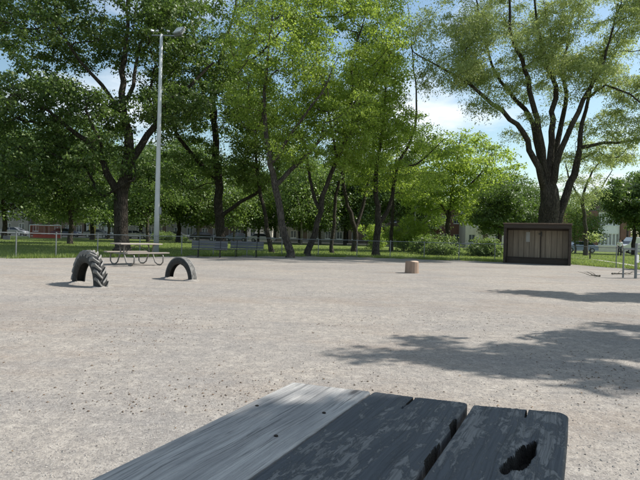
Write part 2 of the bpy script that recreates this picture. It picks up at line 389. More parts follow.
# winding path across the lawn at right
pp = [gr(560, 256.0), gr(577, 257.6), gr(597, 259.6), gr(618, 262.5), gr(640, 266.2), gr(665, 271)]
pm = MB(); vv = []
for i, p in enumerate(pp):
    vv += [(p.x, p.y - 0.55, -0.02), (p.x, p.y + 0.75, -0.02)]
pm.add(vv, [(2*i, 2*i+2, 2*i+3, 2*i+1) for i in range(len(pp)-1)])
pm.build('path', M['path'], kind='structure')
# street with kerb and pavement behind the park
sheet('road', [(-200, 84), (200, 84), (200, 92), (-200, 92)], -0.015, M['asphalt'])
kb = MB(); kb.box((-200, 83.7, -0.05), (200, 84, 0.09)); kb.box((-200, 92, -0.05), (200, 92.3, 0.09)); kb.build('kerb', M['kerb'], kind='structure')
sheet('pavement', [(-200, 92.3), (200, 92.3), (200, 94), (-200, 94)], 0.08, M['kerb'])

# pebbles on the gravel near the camera, lumps of loose stone
def pebbles(name, n, mat, lo, hi, ymin, ymax, seed):
    r = np.random.RandomState(seed)
    u = r.rand(n); Y = ymin * (ymax / ymin) ** u
    X = (r.rand(n) * 2 - 1) * (Y * 0.72 + 0.3)
    rad = lo + (hi - lo) * r.rand(n) ** 3
    octa = np.array([(1,0,0),(0,1,0),(-1,0,0),(0,-1,0),(0,0,1),(0,0,-0.4)], float)
    tri = np.array([(0,1,4),(1,2,4),(2,3,4),(3,0,4),(1,0,5),(2,1,5),(3,2,5),(0,3,5)])
    jit = 1 + 0.45 * (r.rand(n, 6, 1) - 0.5)
    a = r.rand(n) * 6.28; c, s_ = np.cos(a), np.sin(a)
    P = octa[None] * jit * rad[:, None, None] * np.stack([1 + 0*a, 0.7 + 0.3*r.rand(n), 0.45 + 0.3*r.rand(n)], 1)[:, None, :]
    Q = P.copy(); Q[..., 0] = P[..., 0]*c[:, None] - P[..., 1]*s_[:, None]; Q[..., 1] = P[..., 0]*s_[:, None] + P[..., 1]*c[:, None]
    Q += np.stack([X, Y, 0.15 * rad], 1)[:, None, :]
    V = Q[:, tri].reshape(-1, 3)
    me = soup(name, V, 3, mat)
    link(name, me, kind='stuff', label='loose pebbles scattered over the pale gravel yard', cat='gravel')
pebbles('pebbles', 30000, plain('pebble_pale', (0.33, 0.305, 0.275), 0.9, 0, 0.25, 2.0), 0.0015, 0.008, 1.2, 14, 3)
pebbles('dark_pebbles', 4200, plain('pebble_dark', (0.14, 0.125, 0.115), 0.9, 0, 0.35, 2.0), 0.0015, 0.009, 1.4, 14, 4)
bpy.data.objects['dark_pebbles']['label'] = 'darker stones and bark chips scattered over the pale gravel yard'

def chips():
    r = np.random.RandomState(19); n = 9000; Y = 3.2*(13/3.2)**r.rand(n); X = (r.rand(n)*2-1)*(Y*.68)
    g = np.sin(X*1.3+Y*.7)+np.sin(X*.6-Y*1.9+2)+np.sin(X*3.1+1)*.5+r.randn(n)*.7 - .25*np.abs(Y-7)
    k = g > .2; X, Y = X[k], Y[k]; n = len(X); a = r.rand(n)*6.28; l = .004+.010*r.rand(n)**2; c, s_ = np.cos(a)*l, np.sin(a)*l
    P = np.stack([X, Y, 0*X+.003], 1); d = np.stack([c, s_, 0*c], 1); e = np.stack([-s_*.5, c*.5, 0*c], 1); h = np.array([0, 0, 1])*(l*.5)[:, None]
    V = np.concatenate([np.stack([P-d, P+e, P+h], 1), np.stack([P+e, P+d, P+h], 1), np.stack([P+d, P-e, P+h], 1), np.stack([P-e, P-d, P+h], 1)], 0).reshape(-1, 3)
    link('wood_chips', soup('wood_chips', V, 3, plain('brown_chip', (.13, .092, .065), .9, 0, .4, 3)), kind='stuff', label='brown wood chips and crumbs scattered over the middle of the gravel yard', cat='wood chips')
chips()
# grass blades on the front of the lawn and weeds along the fence foot
def grass(name, n, mat, fn, h0, h1, label, w=0.02):
    r = np.random.RandomState(5); P = fn(r, n)
    n = len(P); h = h0 + (h1-h0) * r.rand(n) ** 1.5; a = r.rand(n) * 6.28
    d = np.stack([np.cos(a), np.sin(a), 0*a], 1) * w * (0.5 + r.rand(n))[:, None]
    tip = P + np.stack([r.randn(n)*0.3*h, r.randn(n)*0.3*h, h], 1)
    V = np.stack([P - d, P + d, tip], 1).reshape(-1, 3)
    me = soup(name, V, 3, mat, r.rand(n)); link(name, me, kind='stuff', label=label, cat='grass')
def fenceband(r, n):
    segs = list(zip(FL[:-1], FL[1:])); L = np.array([(b-a).length for a, b in segs]); k = r.choice(len(segs), n, p=L/L.sum()); t = r.rand(n)
    A = np.array([tuple(a) for a, b in segs])[k]; B = np.array([tuple(b) for a, b in segs])[k]
    P = A + (B-A) * t[:, None]; P[:, 1] += -0.75 + np.abs(r.randn(n)) * 0.95
    cl = np.sin(P[:, 0]*2.1) + np.sin(P[:, 0]*5.3+1) + r.randn(n)*0.6
    P = P[cl > 0.1]
    return np.concatenate([P, np.zeros((len(P), 1)) - 0.01], 1)
grass('weeds', 48000, M['blade'], fenceband, 0.05, 0.24, 'tufts of weeds and long grass along the foot of the fence', 0.013)
def lawnband(r, n):
    Y = 22 + 40 * r.rand(n) ** 1.6; X = (r.rand(n)*2-1) * Y * 0.72
    fy = np.interp(X, [p.x for p in FL], [p.y for p in FL]); k = Y > fy + 0.8
    pth = np.interp(X, [p.x for p in pp][::-1], [p.y for p in pp][::-1]); k &= ~((np.abs(Y - pth - 0.1) < 0.8) & (X > pp[-1].x - 1))
    X, Y = X[k], Y[k]; return np.stack([X, Y, 0*X - 0.03], 1)
grass('grass', 130000, M['blade'], lawnband, 0.03, 0.11, 'short green lawn grass behind the chain-link fence', 0.022)

# ------------------------------------------------------------------ trees
def vnoise(r): return Vector((r.gauss(0,1), r.gauss(0,1), r.gauss(0,1)))
def leaves(centres, sig, per, L, Wd, mat, seed, droop=0.0, up=0.6, flat=0.55, tone0=0.5, name='crown'):
    r = np.random.RandomState(seed)
    C = np.repeat(np.array(centres), per, 0); n = len(C)
    sg = np.repeat(np.array(sig), per)
    g = r.randn(n, 3); g /= (np.linalg.norm(g, axis=1, keepdims=True) + 1e-9); g *= (r.rand(n, 1) ** 0.45) * 1.55
    P = C + g * sg[:, None] * np.array([1, 1, flat])
    if droop: P[:, 2] -= droop * (np.linalg.norm(g[:, :2], axis=1) ** 2) * sg
    # sprays: leaves bunch on little twig lines inside the cluster
    k = 9; lines = r.randn(len(centres), k, 3); lines /= np.linalg.norm(lines, axis=2, keepdims=True)
    lines[..., 2] = lines[..., 2] * 0.5 - droop * 0.6
    ci = np.repeat(np.arange(len(centres)), per); lk = r.randint(0, k, n); tt = r.rand(n) ** 0.7
    onl = C + lines[ci, lk] * (tt * 1.7)[:, None] * sg[:, None] + r.randn(n, 3) * 0.14 * sg[:, None]
    sel = r.rand(n) < 0.6; P[sel] = onl[sel]
    nrm = r.randn(n, 3)*0.62 + (P - C)/(sg[:, None]+1e-6)*0.75; nrm[:, 2] += up; nrm /= np.linalg.norm(nrm, axis=1, keepdims=True)
    ax = r.randn(n, 3) * 0.8; ax[:, :2] += (P - C)[:, :2] / (sg[:, None] + 1e-6); ax[:, 2] -= droop * 1.5
    ax -= nrm * (ax * nrm).sum(1, keepdims=True); ax /= (np.linalg.norm(ax, axis=1, keepdims=True) + 1e-9)
    sd_ = np.cross(nrm, ax); l = L * (0.4 + 1.1*r.rand(n)**1.3); w = Wd * l / L * (0.75 + 0.5*r.rand(n)) * 1.15
    bend = nrm * (l * 0.12)[:, None]
    V = np.stack([P, P + ax*(l*0.45)[:, None] + sd_*(w*0.5)[:, None] + bend, P + ax*l[:, None] - bend, P + ax*(l*0.5)[:, None] - sd_*(w*0.5)[:, None] + bend], 1)
    ct = r.rand(len(centres))
    tone = np.clip(tone0 + 0.28*(ct[ci]-0.5)*2*0.7 + 0.24*r.randn(n), 0, 1)
    return soup(name, V.reshape(-1, 3), 4, mat, tone)
from mathutils import noise as mno
def spread(regions, seed, mind, gap=-0.04):
    """regions: (centre Vector, (rx,ry,rz), n) -> cluster centres kept apart"""
    r = random.Random(seed); out = []; cell = {}
    for c, rad, n in regions:
        got = 0; tries = 0
        while got < n and tries < n * 25:
            tries += 1
            p = Vector((r.uniform(-1,1), r.uniform(-1,1), r.uniform(-1,1)))
            if p.length > 1: continue
            q = Vector((c.x + p.x*rad[0], c.y + p.y*rad[1], c.z + p.z*rad[2]))
            if mno.noise(q*0.42 + Vector((seed*3.7, seed*1.3, 0))) < gap: continue
            key = tuple(int(math.floor(x/mind)) for x in q); ok = True
            for i in (-1,0,1):
                for j in (-1,0,1):
                    for k in (-1,0,1):
                        for o in cell.get((key[0]+i, key[1]+j, key[2]+k), ()):
                            if (o-q).length < mind: ok = False; break
                    if not ok: break
                if not ok: break
            if not ok: continue
            cell.setdefault(key, []).append(q); out.append(q); got += 1
    return out
def skeleton(limbs, tips, seed, seg=0.6, twig=0.010, sides=8, up=0.25):
    """limbs: list of lists of (Vector, radius). tips: cluster centres. returns MB of bark"""
    r = random.Random(seed); pos = []; par = []; rad = []
    for li in limbs:
        # smooth resample
        start = None
        P = [p for p, _ in li]; Q = [q for _, q in li]
        if pos and li is not limbs[0]:
            start = min(range(len(pos)), key=lambda i: (pos[i]-P[0]).length)
            prev = start
        else: prev = -1
        for i in range(len(P)):
            a = P[max(i-1,0)]; b = P[i]
            m = 1 if i == 0 else max(1, int((b-a).length/seg))
            for k in range(1, m+1):
                t = k/m
                if i == 0:
                    if prev >= 0: continue
                    q = b.copy(); rr = Q[0]
                else:
                    p0 = P[max(i-2,0)]; p3 = P[min(i+1,len(P)-1)]
                    q = 0.5*((2*a) + (b-p0)*t + (2*p0-5*a+4*b-p3)*t*t + (3*a-p0-3*b+p3)*t*t*t)
                    rr = Q[i-1] + (Q[i]-Q[i-1])*t
                    q = q + vnoise(r)*0.05*min(1, rr*4+0.3)
                pos.append(q); par.append(prev); rad.append(rr); prev = len(pos)-1
    nl = len(pos)
    arr = np.zeros((nl + len(tips)*14 + 10, 3)); arr[:nl] = [tuple(p) for p in pos]
    n = nl; pen = np.zeros(len(arr))
    zb = max(0.5, sorted(p.z for p in pos)[len(pos)//6])
    pen[:nl] = [3.0 if p.z < zb else 0 for p in pos]
    tp = sorted(tips, key=lambda c: float(np.min(np.linalg.norm(arr[:nl]-np.array(c), axis=1))))
    for c in tp:
        ca = np.array(c); d = np.linalg.norm(arr[:n]-ca, axis=1)
        dz = arr[:n,2] - ca[2]
        cost = d + np.maximum(0, dz+0.2)*0.7 + pen[:n]
        j = int(np.argmin(cost)); a = pos[j]; L = (c-a).length; m = max(1, min(13, int(L/seg)+1))
        gj = par[j] if par[j] >= 0 else j
        dirp = (a - pos[gj]); dirp = dirp.normalized() if dirp.length > 1e-6 else Vector((0,0,1))
        ctrl = a + dirp*L*0.35 + Vector((0,0,up*L*0.35)); prev = j
        for k in range(1, m+1):
            t = k/m; q = a*(1-t)**2 + ctrl*2*t*(1-t) + c*t*t
            if k < m: q = q + vnoise(r)*0.06*min(1.0, L)
            pos.append(q); par.append(prev); rad.append(0); arr[n] = tuple(q); prev = n; n += 1
    # pipe model
    N = len(pos); acc = [0.0]*N; kids = [[] for _ in range(N)]
    for i in range(N-1, -1, -1):
        if i >= nl:
            rr = (acc[i] if acc[i] > 0 else twig**2.3) ** (1/2.3); rad[i] = rr
        if par[i] >= 0:
            kids[par[i]].append(i)
            if i >= nl: acc[par[i]] += rad[i]**2.3
    mb = MB(); stack = []
    roots = [i for i in range(N) if par[i] < 0]
    stack = [(i, None) for i in roots]
    while stack:
        i, p0 = stack.pop(); chain = [] if p0 is None else [(pos[p0], min(rad[i]*1.15, rad[p0]))]
        while True:
            chain.append((pos[i], rad[i]))
            if not kids[i]: break
            ks = sorted(kids[i], key=lambda k: -rad[k] - (10 if (k < nl and k == i+1 and par[k] == i) else 0))
            for k in ks[1:]: stack.append((k, i))
            i = ks[0]
        if len(chain) < 2: continue
        rm = max(q for _, q in chain)
        mb.tube([q for q, _ in chain], [max(0.004, q) for _, q in chain], n=(12 if rm > 0.2 else 7 if rm > 0.07 else 4 if rm > 0.03 else 3), cap=False)
    return mb
def px_tree(name, label, Y, limbs, regions, leaf, bark, seed, sig=0.62, per=110, L=0.13, Wd=0.08, mind=0.72, depth=4.5, droop=0.1, flare=1.35, tone=0.5, group=None, cat='tree', twig=0.015, flat=0.5, dens=2.0, gap=-0.02):
    """limbs traced as (px,py,dY,r) at the tree's own distance; regions as (px,py,rx,ry,n[,dY])"""
    base = at(limbs[0][0][0], limbs[0][0][1], Y); base.z = 0
    k = Y / F; r = random.Random(seed)
    LL = []
    for li, l in enumerate(limbs):
        q = []
        for j, (px, py, dY, rr) in enumerate(l):
            p = at(px, py, Y + dY)
            if li == 0 and j == 0: p = base.copy(); p.z = -0.05; rr *= flare
            q.append((p - base, rr))
        if li == 0:
            a, b = q[0], q[1]
            q.insert(1, (a[0].lerp(b[0], 0.22), b[1] + (a[1]-b[1])*0.25))
        LL.append(q)
    RG = []
    for g in regions:
        px, py, rx, ry, n = g[:5]; dY = g[5] if len(g) > 5 else 0
        c = at(px, py, Y + dY) - base
        RG.append((c, (rx*k, min(depth, rx*k*1.0+0.8), ry*k), n))
    tips = spread(RG, seed, mind, gap)
    t = thing(name, label, cat, base, 0, group)
    skeleton(LL, tips, seed, twig=twig).build('trunk', bark, t, smooth=True)
    # every tip carries leaves, and a few companions lie back along the way
    cs = [tuple(p) for p in tips]; sg = [0.86*sig*r.uniform(0.6, 1.35) for _ in cs]
    link('crown', leaves(cs, sg, int(per*dens), L, Wd, leaf, seed, droop, tone0=tone, flat=flat), t)
    return t
# --- big left tree
px_tree('maple_tree', 'huge maple at left with thick dark trunk behind the picnic table beside the floodlight pole', 31,
  [[(122,251,0,.44),(121,225,0,.40),(121,198,0,.41),(127,168,0,.34),(129,145,0,.28),(124,118,0,.22),(122,92,.2,.19),(124,60,.4,.15),(128,20,.5,.10),(130,-50,.5,.05)],
   [(122,200,0,.25),(114,186,-.2,.22),(103,164,-.6,.18),(88,143,-1,.15),(70,129,-1.4,.12),(48,112,-1.6,.08),(20,95,-2,.05)],
   [(128,165,0,.25),(140,148,.3,.22),(156,124,.6,.18),(166,104,.8,.14),(190,85,1,.10),(214,62,1.4,.06)],
   [(124,122,0,.18),(110,96,-.5,.13),(92,74,-1,.10),(70,48,-1.5,.07),(50,15,-2,.04)],
   [(124,108,0,.15),(134,85,.6,.12),(137,55,1.2,.09),(152,18,1.6,.06),(165,-30,2,.04)],
   [(103,164,-.6,.12),(100,140,-2,.09),(85,110,-3,.06)],
   [(156,124,.6,.10),(150,90,1.5,.07),(165,60,2.5,.05)]],
  [(90,20,110,75,200),(25,50,85,90,170),(60,120,80,45,120,-1),(150,35,60,70,110,1),(175,95,42,40,45,1),(20,160,60,40,75,-1),(95,175,38,22,22,-1.5),(140,-60,100,45,60)],
  M['leaf_dark'], M['bark_dark'], 21, dens=1.7, per=92, sig=0.6, L=0.15, Wd=0.10, depth=5)
# --- second tree
px_tree('elm_tree', 'tall dark tree with a low right limb behind the blue-grey benches', 38,
  [[(221,249,0,.38),(220,218,0,.34),(219,188,0,.30),(216,160,0,.27),(214,122,0,.22),(213,92,0,.18),(222,52,0,.13),(235,10,0,.08),(242,-40,0,.04)],
   [(217,178,0,.20),(196,160,-.5,.17),(180,140,-1,.13),(168,112,-1.3,.10),(162,80,-1.5,.06)],
   [(221,216,0,.16),(240,203,-.6,.14),(262,189,-1,.11),(280,165,-1.3,.07)],
   [(214,124,0,.14),(203,92,.6,.12),(196,52,1,.09),(190,0,1.2,.05)],
   [(214,98,0,.12),(236,70,-.8,.10),(262,52,-1.2,.07),(285,25,-1.5,.05)]],
  [(215,40,62,80,200),(190,110,42,50,70),(240,110,40,55,80),(265,165,32,30,40,-1),(225,-45,70,40,60),(200,165,40,26,34),(170,190,34,18,16,1)],
  M['leaf_mid'], M['bark_dark'], 22, dens=1.6, per=95, sig=0.66, L=0.16, Wd=0.10, tone=0.6)
# --- leaning trees in the middle
px_tree('locust_tree', 'leaning tree nearest the gravel edge with its sunlit lower trunk, midpoint of the fence', 27.5,
  [[(290,258,0,.22),(285,235,0,.20),(279,210,0,.19),(276,186,0,.18),(271,163,0,.15),(267,135,0,.12),(264,105,0,.10),(266,75,0,.08),(270,35,0,.05),(275,-10,0,.03)],
   [(277,190,0,.14),(291,170,.5,.12),(310,150,1,.10),(328,132,1.3,.08),(346,114,1.5,.06),(368,96,1.6,.035)],
   [(272,165,0,.10),(294,131,-.6,.08),(312,106,-1,.06),(326,86,-1.2,.04)]],
  [(275,40,48,55,90),(262,100,30,45,45),(310,80,40,40,60),(345,115,34,28,34,1),(290,150,30,24,20),(285,-15,60,35,35)],
  M['leaf_bright'], M['bark'], 23, per=85, sig=0.55, L=0.12, Wd=0.06, tone=0.45, flat=0.42)
px_tree('locust_tree', 'tree leaning right with a forked trunk under the brightest yellow-green crown', 31,
  [[(307,256,0,.20),(312,236,0,.185),(320,210,0,.17),(327,185,0,.14),(336,160,0,.12),(348,132,0,.10),(353,98,0,.08),(352,62,0,.06),(364,20,0,.035)],
   [(319,212,0,.12),(312,187,.6,.10),(307,160,1,.08),(299,128,1.2,.05)],
   [(336,160,0,.08),(330,120,-.8,.06),(322,80,-1.2,.045),(312,30,-1.5,.03)],
   [(350,110,0,.06),(368,88,.6,.05),(384,62,1,.035)]],
  [(350,45,58,48,120),(330,95,46,42,70),(375,90,30,38,42),(300,125,28,30,25),(320,10,50,30,55),(345,150,30,20,20)],
  M['leaf_bright'], M['bark_dark'], 24, per=85, sig=0.58, L=0.13, Wd=0.07, tone=0.7, flat=0.42)
px_tree('locust_tree', 'slim straight dark trunk just right of the tree that leans right', 38,
  [[(332,252,0,.15),(333,226,0,.13),(336,195,0,.12),(344,165,0,.10),(352,130,0,.07),(356,90,0,.04)]],
  [(350,110,34,40,46),(340,160,24,22,20)],
  M['leaf_mid'], M['bark_dark'], 25, per=90, sig=0.6, L=0.14, Wd=0.08)
px_tree('locust_tree', 'tree forking low into a wide Y, left of the thick forked trunk', 43,
  [[(354,251,0,.24),(355,228,0,.22),(348,206,0,.16),(343,180,0,.13),(346,150,0,.10),(341,118,0,.06)],
   [(355,230,0,.18),(363,205,.4,.14),(368,180,.7,.12),(373,150,1,.09),(386,118,1.2,.05)]],
  [(345,130,28,38,40),(382,125,28,34,36),(362,95,36,26,34),(365,165,26,18,14)],
  M['leaf_mid'], M['bark_dark'], 26, per=90, sig=0.65, L=0.15, Wd=0.09)
px_tree('locust_tree', 'thick trunk forking at fence height, its right limb curving up to the sky', 34,
  [[(376,257,0,.25),(377,238,0,.23),(379,224,0,.23),(376,196,0,.16),(377,160,0,.13),(383,122,0,.10),(386,82,0,.07),(382,38,0,.04)],
   [(380,226,0,.17),(386,214,.3,.15),(393,195,.5,.13),(397,166,.6,.11),(408,146,.8,.09),(416,121,.9,.07),(416,90,1,.055),(412,52,1,.04),(409,12,1,.025)],
   [(397,166,.6,.07),(415,165,.3,.06),(432,150,0,.04),(445,138,-.2,.025)]],
  [(378,60,28,50,76),(388,130,26,40,54),(418,172,28,26,40),(375,170,24,26,20),(375,0,34,34,40),(438,158,18,14,10)],
  M['leaf_bright'], M['bark_dark'], 27, per=85, sig=0.6, L=0.13, Wd=0.07, tone=0.55, flat=0.42)
px_tree('locust_tree', 'narrow dark trunk between the thick forked trunk and the grey lamp post', 48,
  [[(391,251,0,.18),(392,216,0,.16),(393,182,0,.13),(398,150,0,.09),(404,118,0,.05)]],
  [(405,135,30,30,34),(392,175,26,26,22)],
  M['leaf_mid'], M['bark_dark'], 28, per=95, sig=0.75, L=0.17, Wd=0.10)
px_tree('locust_tree', 'slender trunk leaning left behind the sunlit leaning trunk', 36,
  [[(272,253,0,.17),(268,231,0,.15),(263,206,0,.13),(259,185,0,.12),(256,152,0,.09),(258,118,0,.05)]],
  [(255,130,32,38,46),(262,172,28,18,20)],
  M['leaf_mid'], M['bark_dark'], 29, per=90, sig=0.6, L=0.14, Wd=0.08)
# --- great willow behind the shelter
px_tree('willow_tree', 'giant multi-stemmed tree with feathery crown rising behind the wooden shelter', 33,
  [[(549,262,0,.62),(549,235,0,.60),(549,212,0,.62),(548,190,0,.55),(550,161,0,.22),(552,112,0,.17),(555,88,0,.15),(545,58,0,.11),(539,32,0,.08),(531,-30,0,.04)],
   [(545,195,0,.26),(538,168,-.6,.20),(527,142,-1,.17),(518,125,-1.3,.15),(501,111,-1.6,.13),(482,95,-2,.11),(471,84,-2,.09),(449,72,-2.2,.07),(413,52,-2.4,.03)],
   [(546,195,0,.24),(542,168,.6,.20),(533,124,1,.17),(524,109,1.3,.15),(507,90,1.6,.12),(494,70,1.8,.09),(481,22,2,.06),(470,-30,2,.03)],
   [(548,190,0,.22),(544,160,-.2,.20),(535,112,-.5,.17),(530,90,-.6,.15),(522,60,-1,.12),(512,37,-1.2,.09),(508,-10,-1.2,.06),(500,-60,-1,.03)],
   [(550,190,0,.24),(554,160,.9,.20),(561,124,1.4,.16),(566,94,1.8,.13),(562,71,2,.11),(566,48,2,.08),(577,-5,2.2,.05)],
   [(552,192,0,.26),(557,165,-.6,.20),(566,139,-.8,.17),(577,112,-1,.15),(588,90,-1,.13),(600,71,-1.2,.10),(607,50,-1.3,.07),(618,5,-1.5,.04)],
   [(554,235,0,.30),(560,217,.2,.28),(567,193,.3,.25),(576,166,.3,.22),(580,148,.2,.17),(583,123,0,.13),(588,98,0,.10),(600,60,.5,.07),(625,20,1,.04)],
   [(578,156,.3,.14),(592,146,0,.12),(618,142,-.4,.09),(650,138,-.8,.06),(680,128,-1,.04)],
   [(588,96,0,.08),(606,86,-1,.07),(630,95,-2,.05),(650,112,-2.5,.03)]],
  [(455,22,38,40,60,-1),(490,60,46,30,48,-1),(530,15,60,50,100),(590,25,60,55,115),(560,70,58,26,50),(635,60,50,55,100),(450,72,30,14,22,-2),(480,106,22,8,8,-2),
   (640,120,30,30,30,-1),(600,118,26,16,14,1),(590,155,22,10,8),(640,150,34,12,12),(500,-60,90,45,90),(600,-60,90,50,90),(428,45,14,16,8,-2),(530,125,24,14,6,1)],
  M['leaf_willow'], M['bark_dark'], 30, per=160, gap=0.05, sig=0.62, L=0.14, Wd=0.040, mind=0.60, depth=6.5, droop=0.4, flare=1.15, tone=0.55, twig=0.012)
px_tree('ash_tree', 'airy thin-limbed tree seen between the giant trunk and the right-hand house', 52,
  [[(586,246,0,.22),(585,222,0,.18),(582,200,0,.14),(590,178,0,.10),(600,160,0,.06)],[(584,205,0,.1),(572,185,0,.08),(566,165,0,.05)],[(584,200,0,.09),(600,190,1,.07),(612,170,1,.04)]],
  [(590,165,30,26,30),(575,190,24,20,22),(610,150,14,14,6),(520,180,10,20,0)],
  M['leaf_willow'], M['bark'], 31, per=110, sig=0.7, L=0.16, Wd=0.05, mind=1.0)
px_tree('linden_tree', 'broad rounded bright tree right of the middle, standing before the sky gap', 50,
  [[(447,250,0,.26),(448,225,0,.22),(452,195,0,.18),(456,165,0,.11),(460,140,0,.06)],[(449,215,0,.12),(430,190,-1,.09),(415,165,-1,.05)],[(450,205,0,.12),(475,180,-.6,.09),(492,160,-1,.05)]],
  [(455,160,48,30,115),(435,185,44,28,85),(485,172,32,30,62),(460,205,48,18,50),(425,150,20,20,24)],
  M['leaf_bright'], M['bark'], 32, dens=1.2, gap=0.05, per=120, sig=0.75, L=0.19, Wd=0.12, mind=0.85, tone=0.55)
px_tree('apple_tree', 'small dense dark tree left of the shelter against the house', 44,
  [[(498,252,0,.13),(499,235,0,.12),(500,215,0,.09),(501,195,0,.05)]],
  [(501,205,24,22,58),(490,222,16,12,20),(512,200,14,18,22)],
  M['leaf_dark'], M['bark_dark'], 33, per=120, sig=0.6, L=0.15, Wd=0.10, mind=0.6, tone=0.4)
px_tree('maple_tree', 'dark full tree at the right edge of the photo beyond the white van', 62,
  [[(634,252,0,.25),(634,230,0,.2),(634,205,0,.12),(633,190,0,.06)]],
  [(632,205,22,24,60),(655,205,30,32,60),(612,190,14,10,10)],
  M['leaf_dark'], M['bark_dark'], 34, per=120, sig=0.85, L=0.22, Wd=0.15, mind=0.8, tone=0.45)
# --- second row of park trees: three prototypes, copied with their own turn and size
def proto_tree(kind, seed, H, Wc, leaf, bark, tr, z0, L, Wd, per, nclus, name):
    t = thing(name, 'x', 'tree')
    r = random.Random(seed)
    tops = [(Vector((0,0,-.05)), tr*1.3), (Vector((.03,0,.5)), tr), (Vector((r.uniform(-.2,.2), 0, z0)), tr*.8), (Vector((r.uniform(-.4,.4), r.uniform(-.3,.3), H*.6)), tr*.4), (Vector((r.uniform(-.4,.4), 0, H*.88)), tr*.15)]
    limbs = [tops]
    for k in range(6):
        a = k*1.05 + r.uniform(-.3,.3); z = z0*0.9 + (H*.5-z0)*k/6
        s = Vector((0, 0, z)); d = Vector((math.cos(a), math.sin(a), 0))
        limbs.append([(s, tr*.45), (s + d*Wc*.2 + Vector((0,0,H*.10)), tr*.32), (s + d*Wc*.38 + Vector((0,0,H*.24)), tr*.15)])
    tips = spread([(Vector((0,0,(H+z0*1.1)/2)), (Wc*.5, Wc*.5, (H-z0*1.1)/2), nclus), (Vector((Wc*.2,0,z0*1.25)), (Wc*.3, Wc*.4, H*.12), nclus//5)], seed, 0.75)
    skeleton(limbs, tips, seed, seg=0.9).build('trunk', bark, t, smooth=True)
    cs = [tuple(p) for p in tips]; sg = [0.85*r.uniform(.7,1.3) for _ in cs]
    link('crown', leaves(cs, sg, per, L, Wd, leaf, seed, 0.15, tone0=0.5), t)
    return t
PR = [proto_tree(0, 41, 12, 9, M['leaf_dark'], M['bark_dark'], .24, 3.0, .21, .14, 120, 210, 'maple_tree'),
      proto_tree(1, 42, 10, 7.5, M['leaf_dark'], M['bark'], .17, 2.6, .20, .13, 120, 170, 'linden_tree'),
      proto_tree(2, 43, 8, 6, M['leaf_mid'], M['bark_pale'], .12, 2.2, .18, .12, 120, 120, 'linden_tree')]
usedp = [False]*3
BG = [ # px, Y, proto, scale, label
 (70, 44, 0, .92, 'dark tree whose thin trunk stands right of the soccer goal'),
 (-25, 40, 1, 1.0, 'green tree at the far left edge behind the fence'),
 (4, 58, 0, 1.1, 'deep green tree behind the left end of the soccer goal'),
 (46, 80, 2, 1.3, 'pale-trunked tree standing just behind the soccer goal'),
 (92, 70, 0, 1.15, 'background tree left of the huge maple trunk'),
 (108, 77, 1, 1.1, 'far street tree directly beside the huge maple trunk'),
 (148, 60, 1, 1.15, 'background tree just left of the floodlight pole'),
 (178, 68, 0, 1.15, 'dark background tree right of the floodlight pole'),
 (198, 66, 2, 1.45, 'pale-trunked forked tree left of the tall dark trunk'),
 (-60, 52, 0, 1.1, 'dark tree reaching in from beyond the left edge'),
 (234, 68, 2, 1.3, 'sunlit small tree right of the tall dark trunk'),
 (246, 74, 2, 1.2, 'thin pale-trunked tree beside the bright house wall'),
 (258, 78, 1, 1.15, 'mid green tree in front of the bright house wall'),
 (301, 72, 2, 1.5, 'light-green young tree seen between the two leaning trunks'),
 (320, 76, 1, 1.2, 'tree with the thin trunk between the leaning pair'),
 (345, 80, 0, 1.15, 'dark tree far behind the low-forking tree'),
 (372, 80, 0, 1.2, 'dark tree far behind the thick forked trunk'),
 (408, 81, 1, 1.3, 'full green tree behind the grey lamp post'),
 (300, 88, 0, 1.3, 'large street tree among the middle houses'),
 (140, 86, 0, 1.3, 'large street tree among the left-hand houses'),
 (500, 74, 1, 1.15, 'bushy tree behind the small dense dark tree'),
 (527, 66, 1, .85, 'green tree just left of the giant trunk above the shelter'),
 (575, 62, 2, .85, 'small green tree at the right shoulder of the shelter'),
 (600, 112, 0, 1.1, 'dark tree rising behind the flat-roofed house'),
 (640, 104, 0, 1.35, 'tall dark tree behind the right edge utility pole'),
 (480, 112, 0, 1.2, 'distant tree above the roofs right of the rounded bright tree'),
 (428, 108, 0, 1.3, 'distant tree above the roof behind the rounded bright tree'),
 (552, 120, 1, 1.2, 'distant tree glimpsed through the giant multi-stemmed tree'),
]
rb = random.Random(3)
for px, Y, k, s, lab in BG:
    if not usedp[k]: o = PR[k]; usedp[k] = True
    else: o = dup(PR[k])
    p = gx(px, Y); o.location = (p.x, p.y, -0.02); o.rotation_euler = (0, 0, rb.uniform(0, 6.28)); o.scale = (s*rb.uniform(.92,1.08), s*rb.uniform(.92,1.08), s)
    o['label'] = lab; o['group'] = 'background park and street trees'
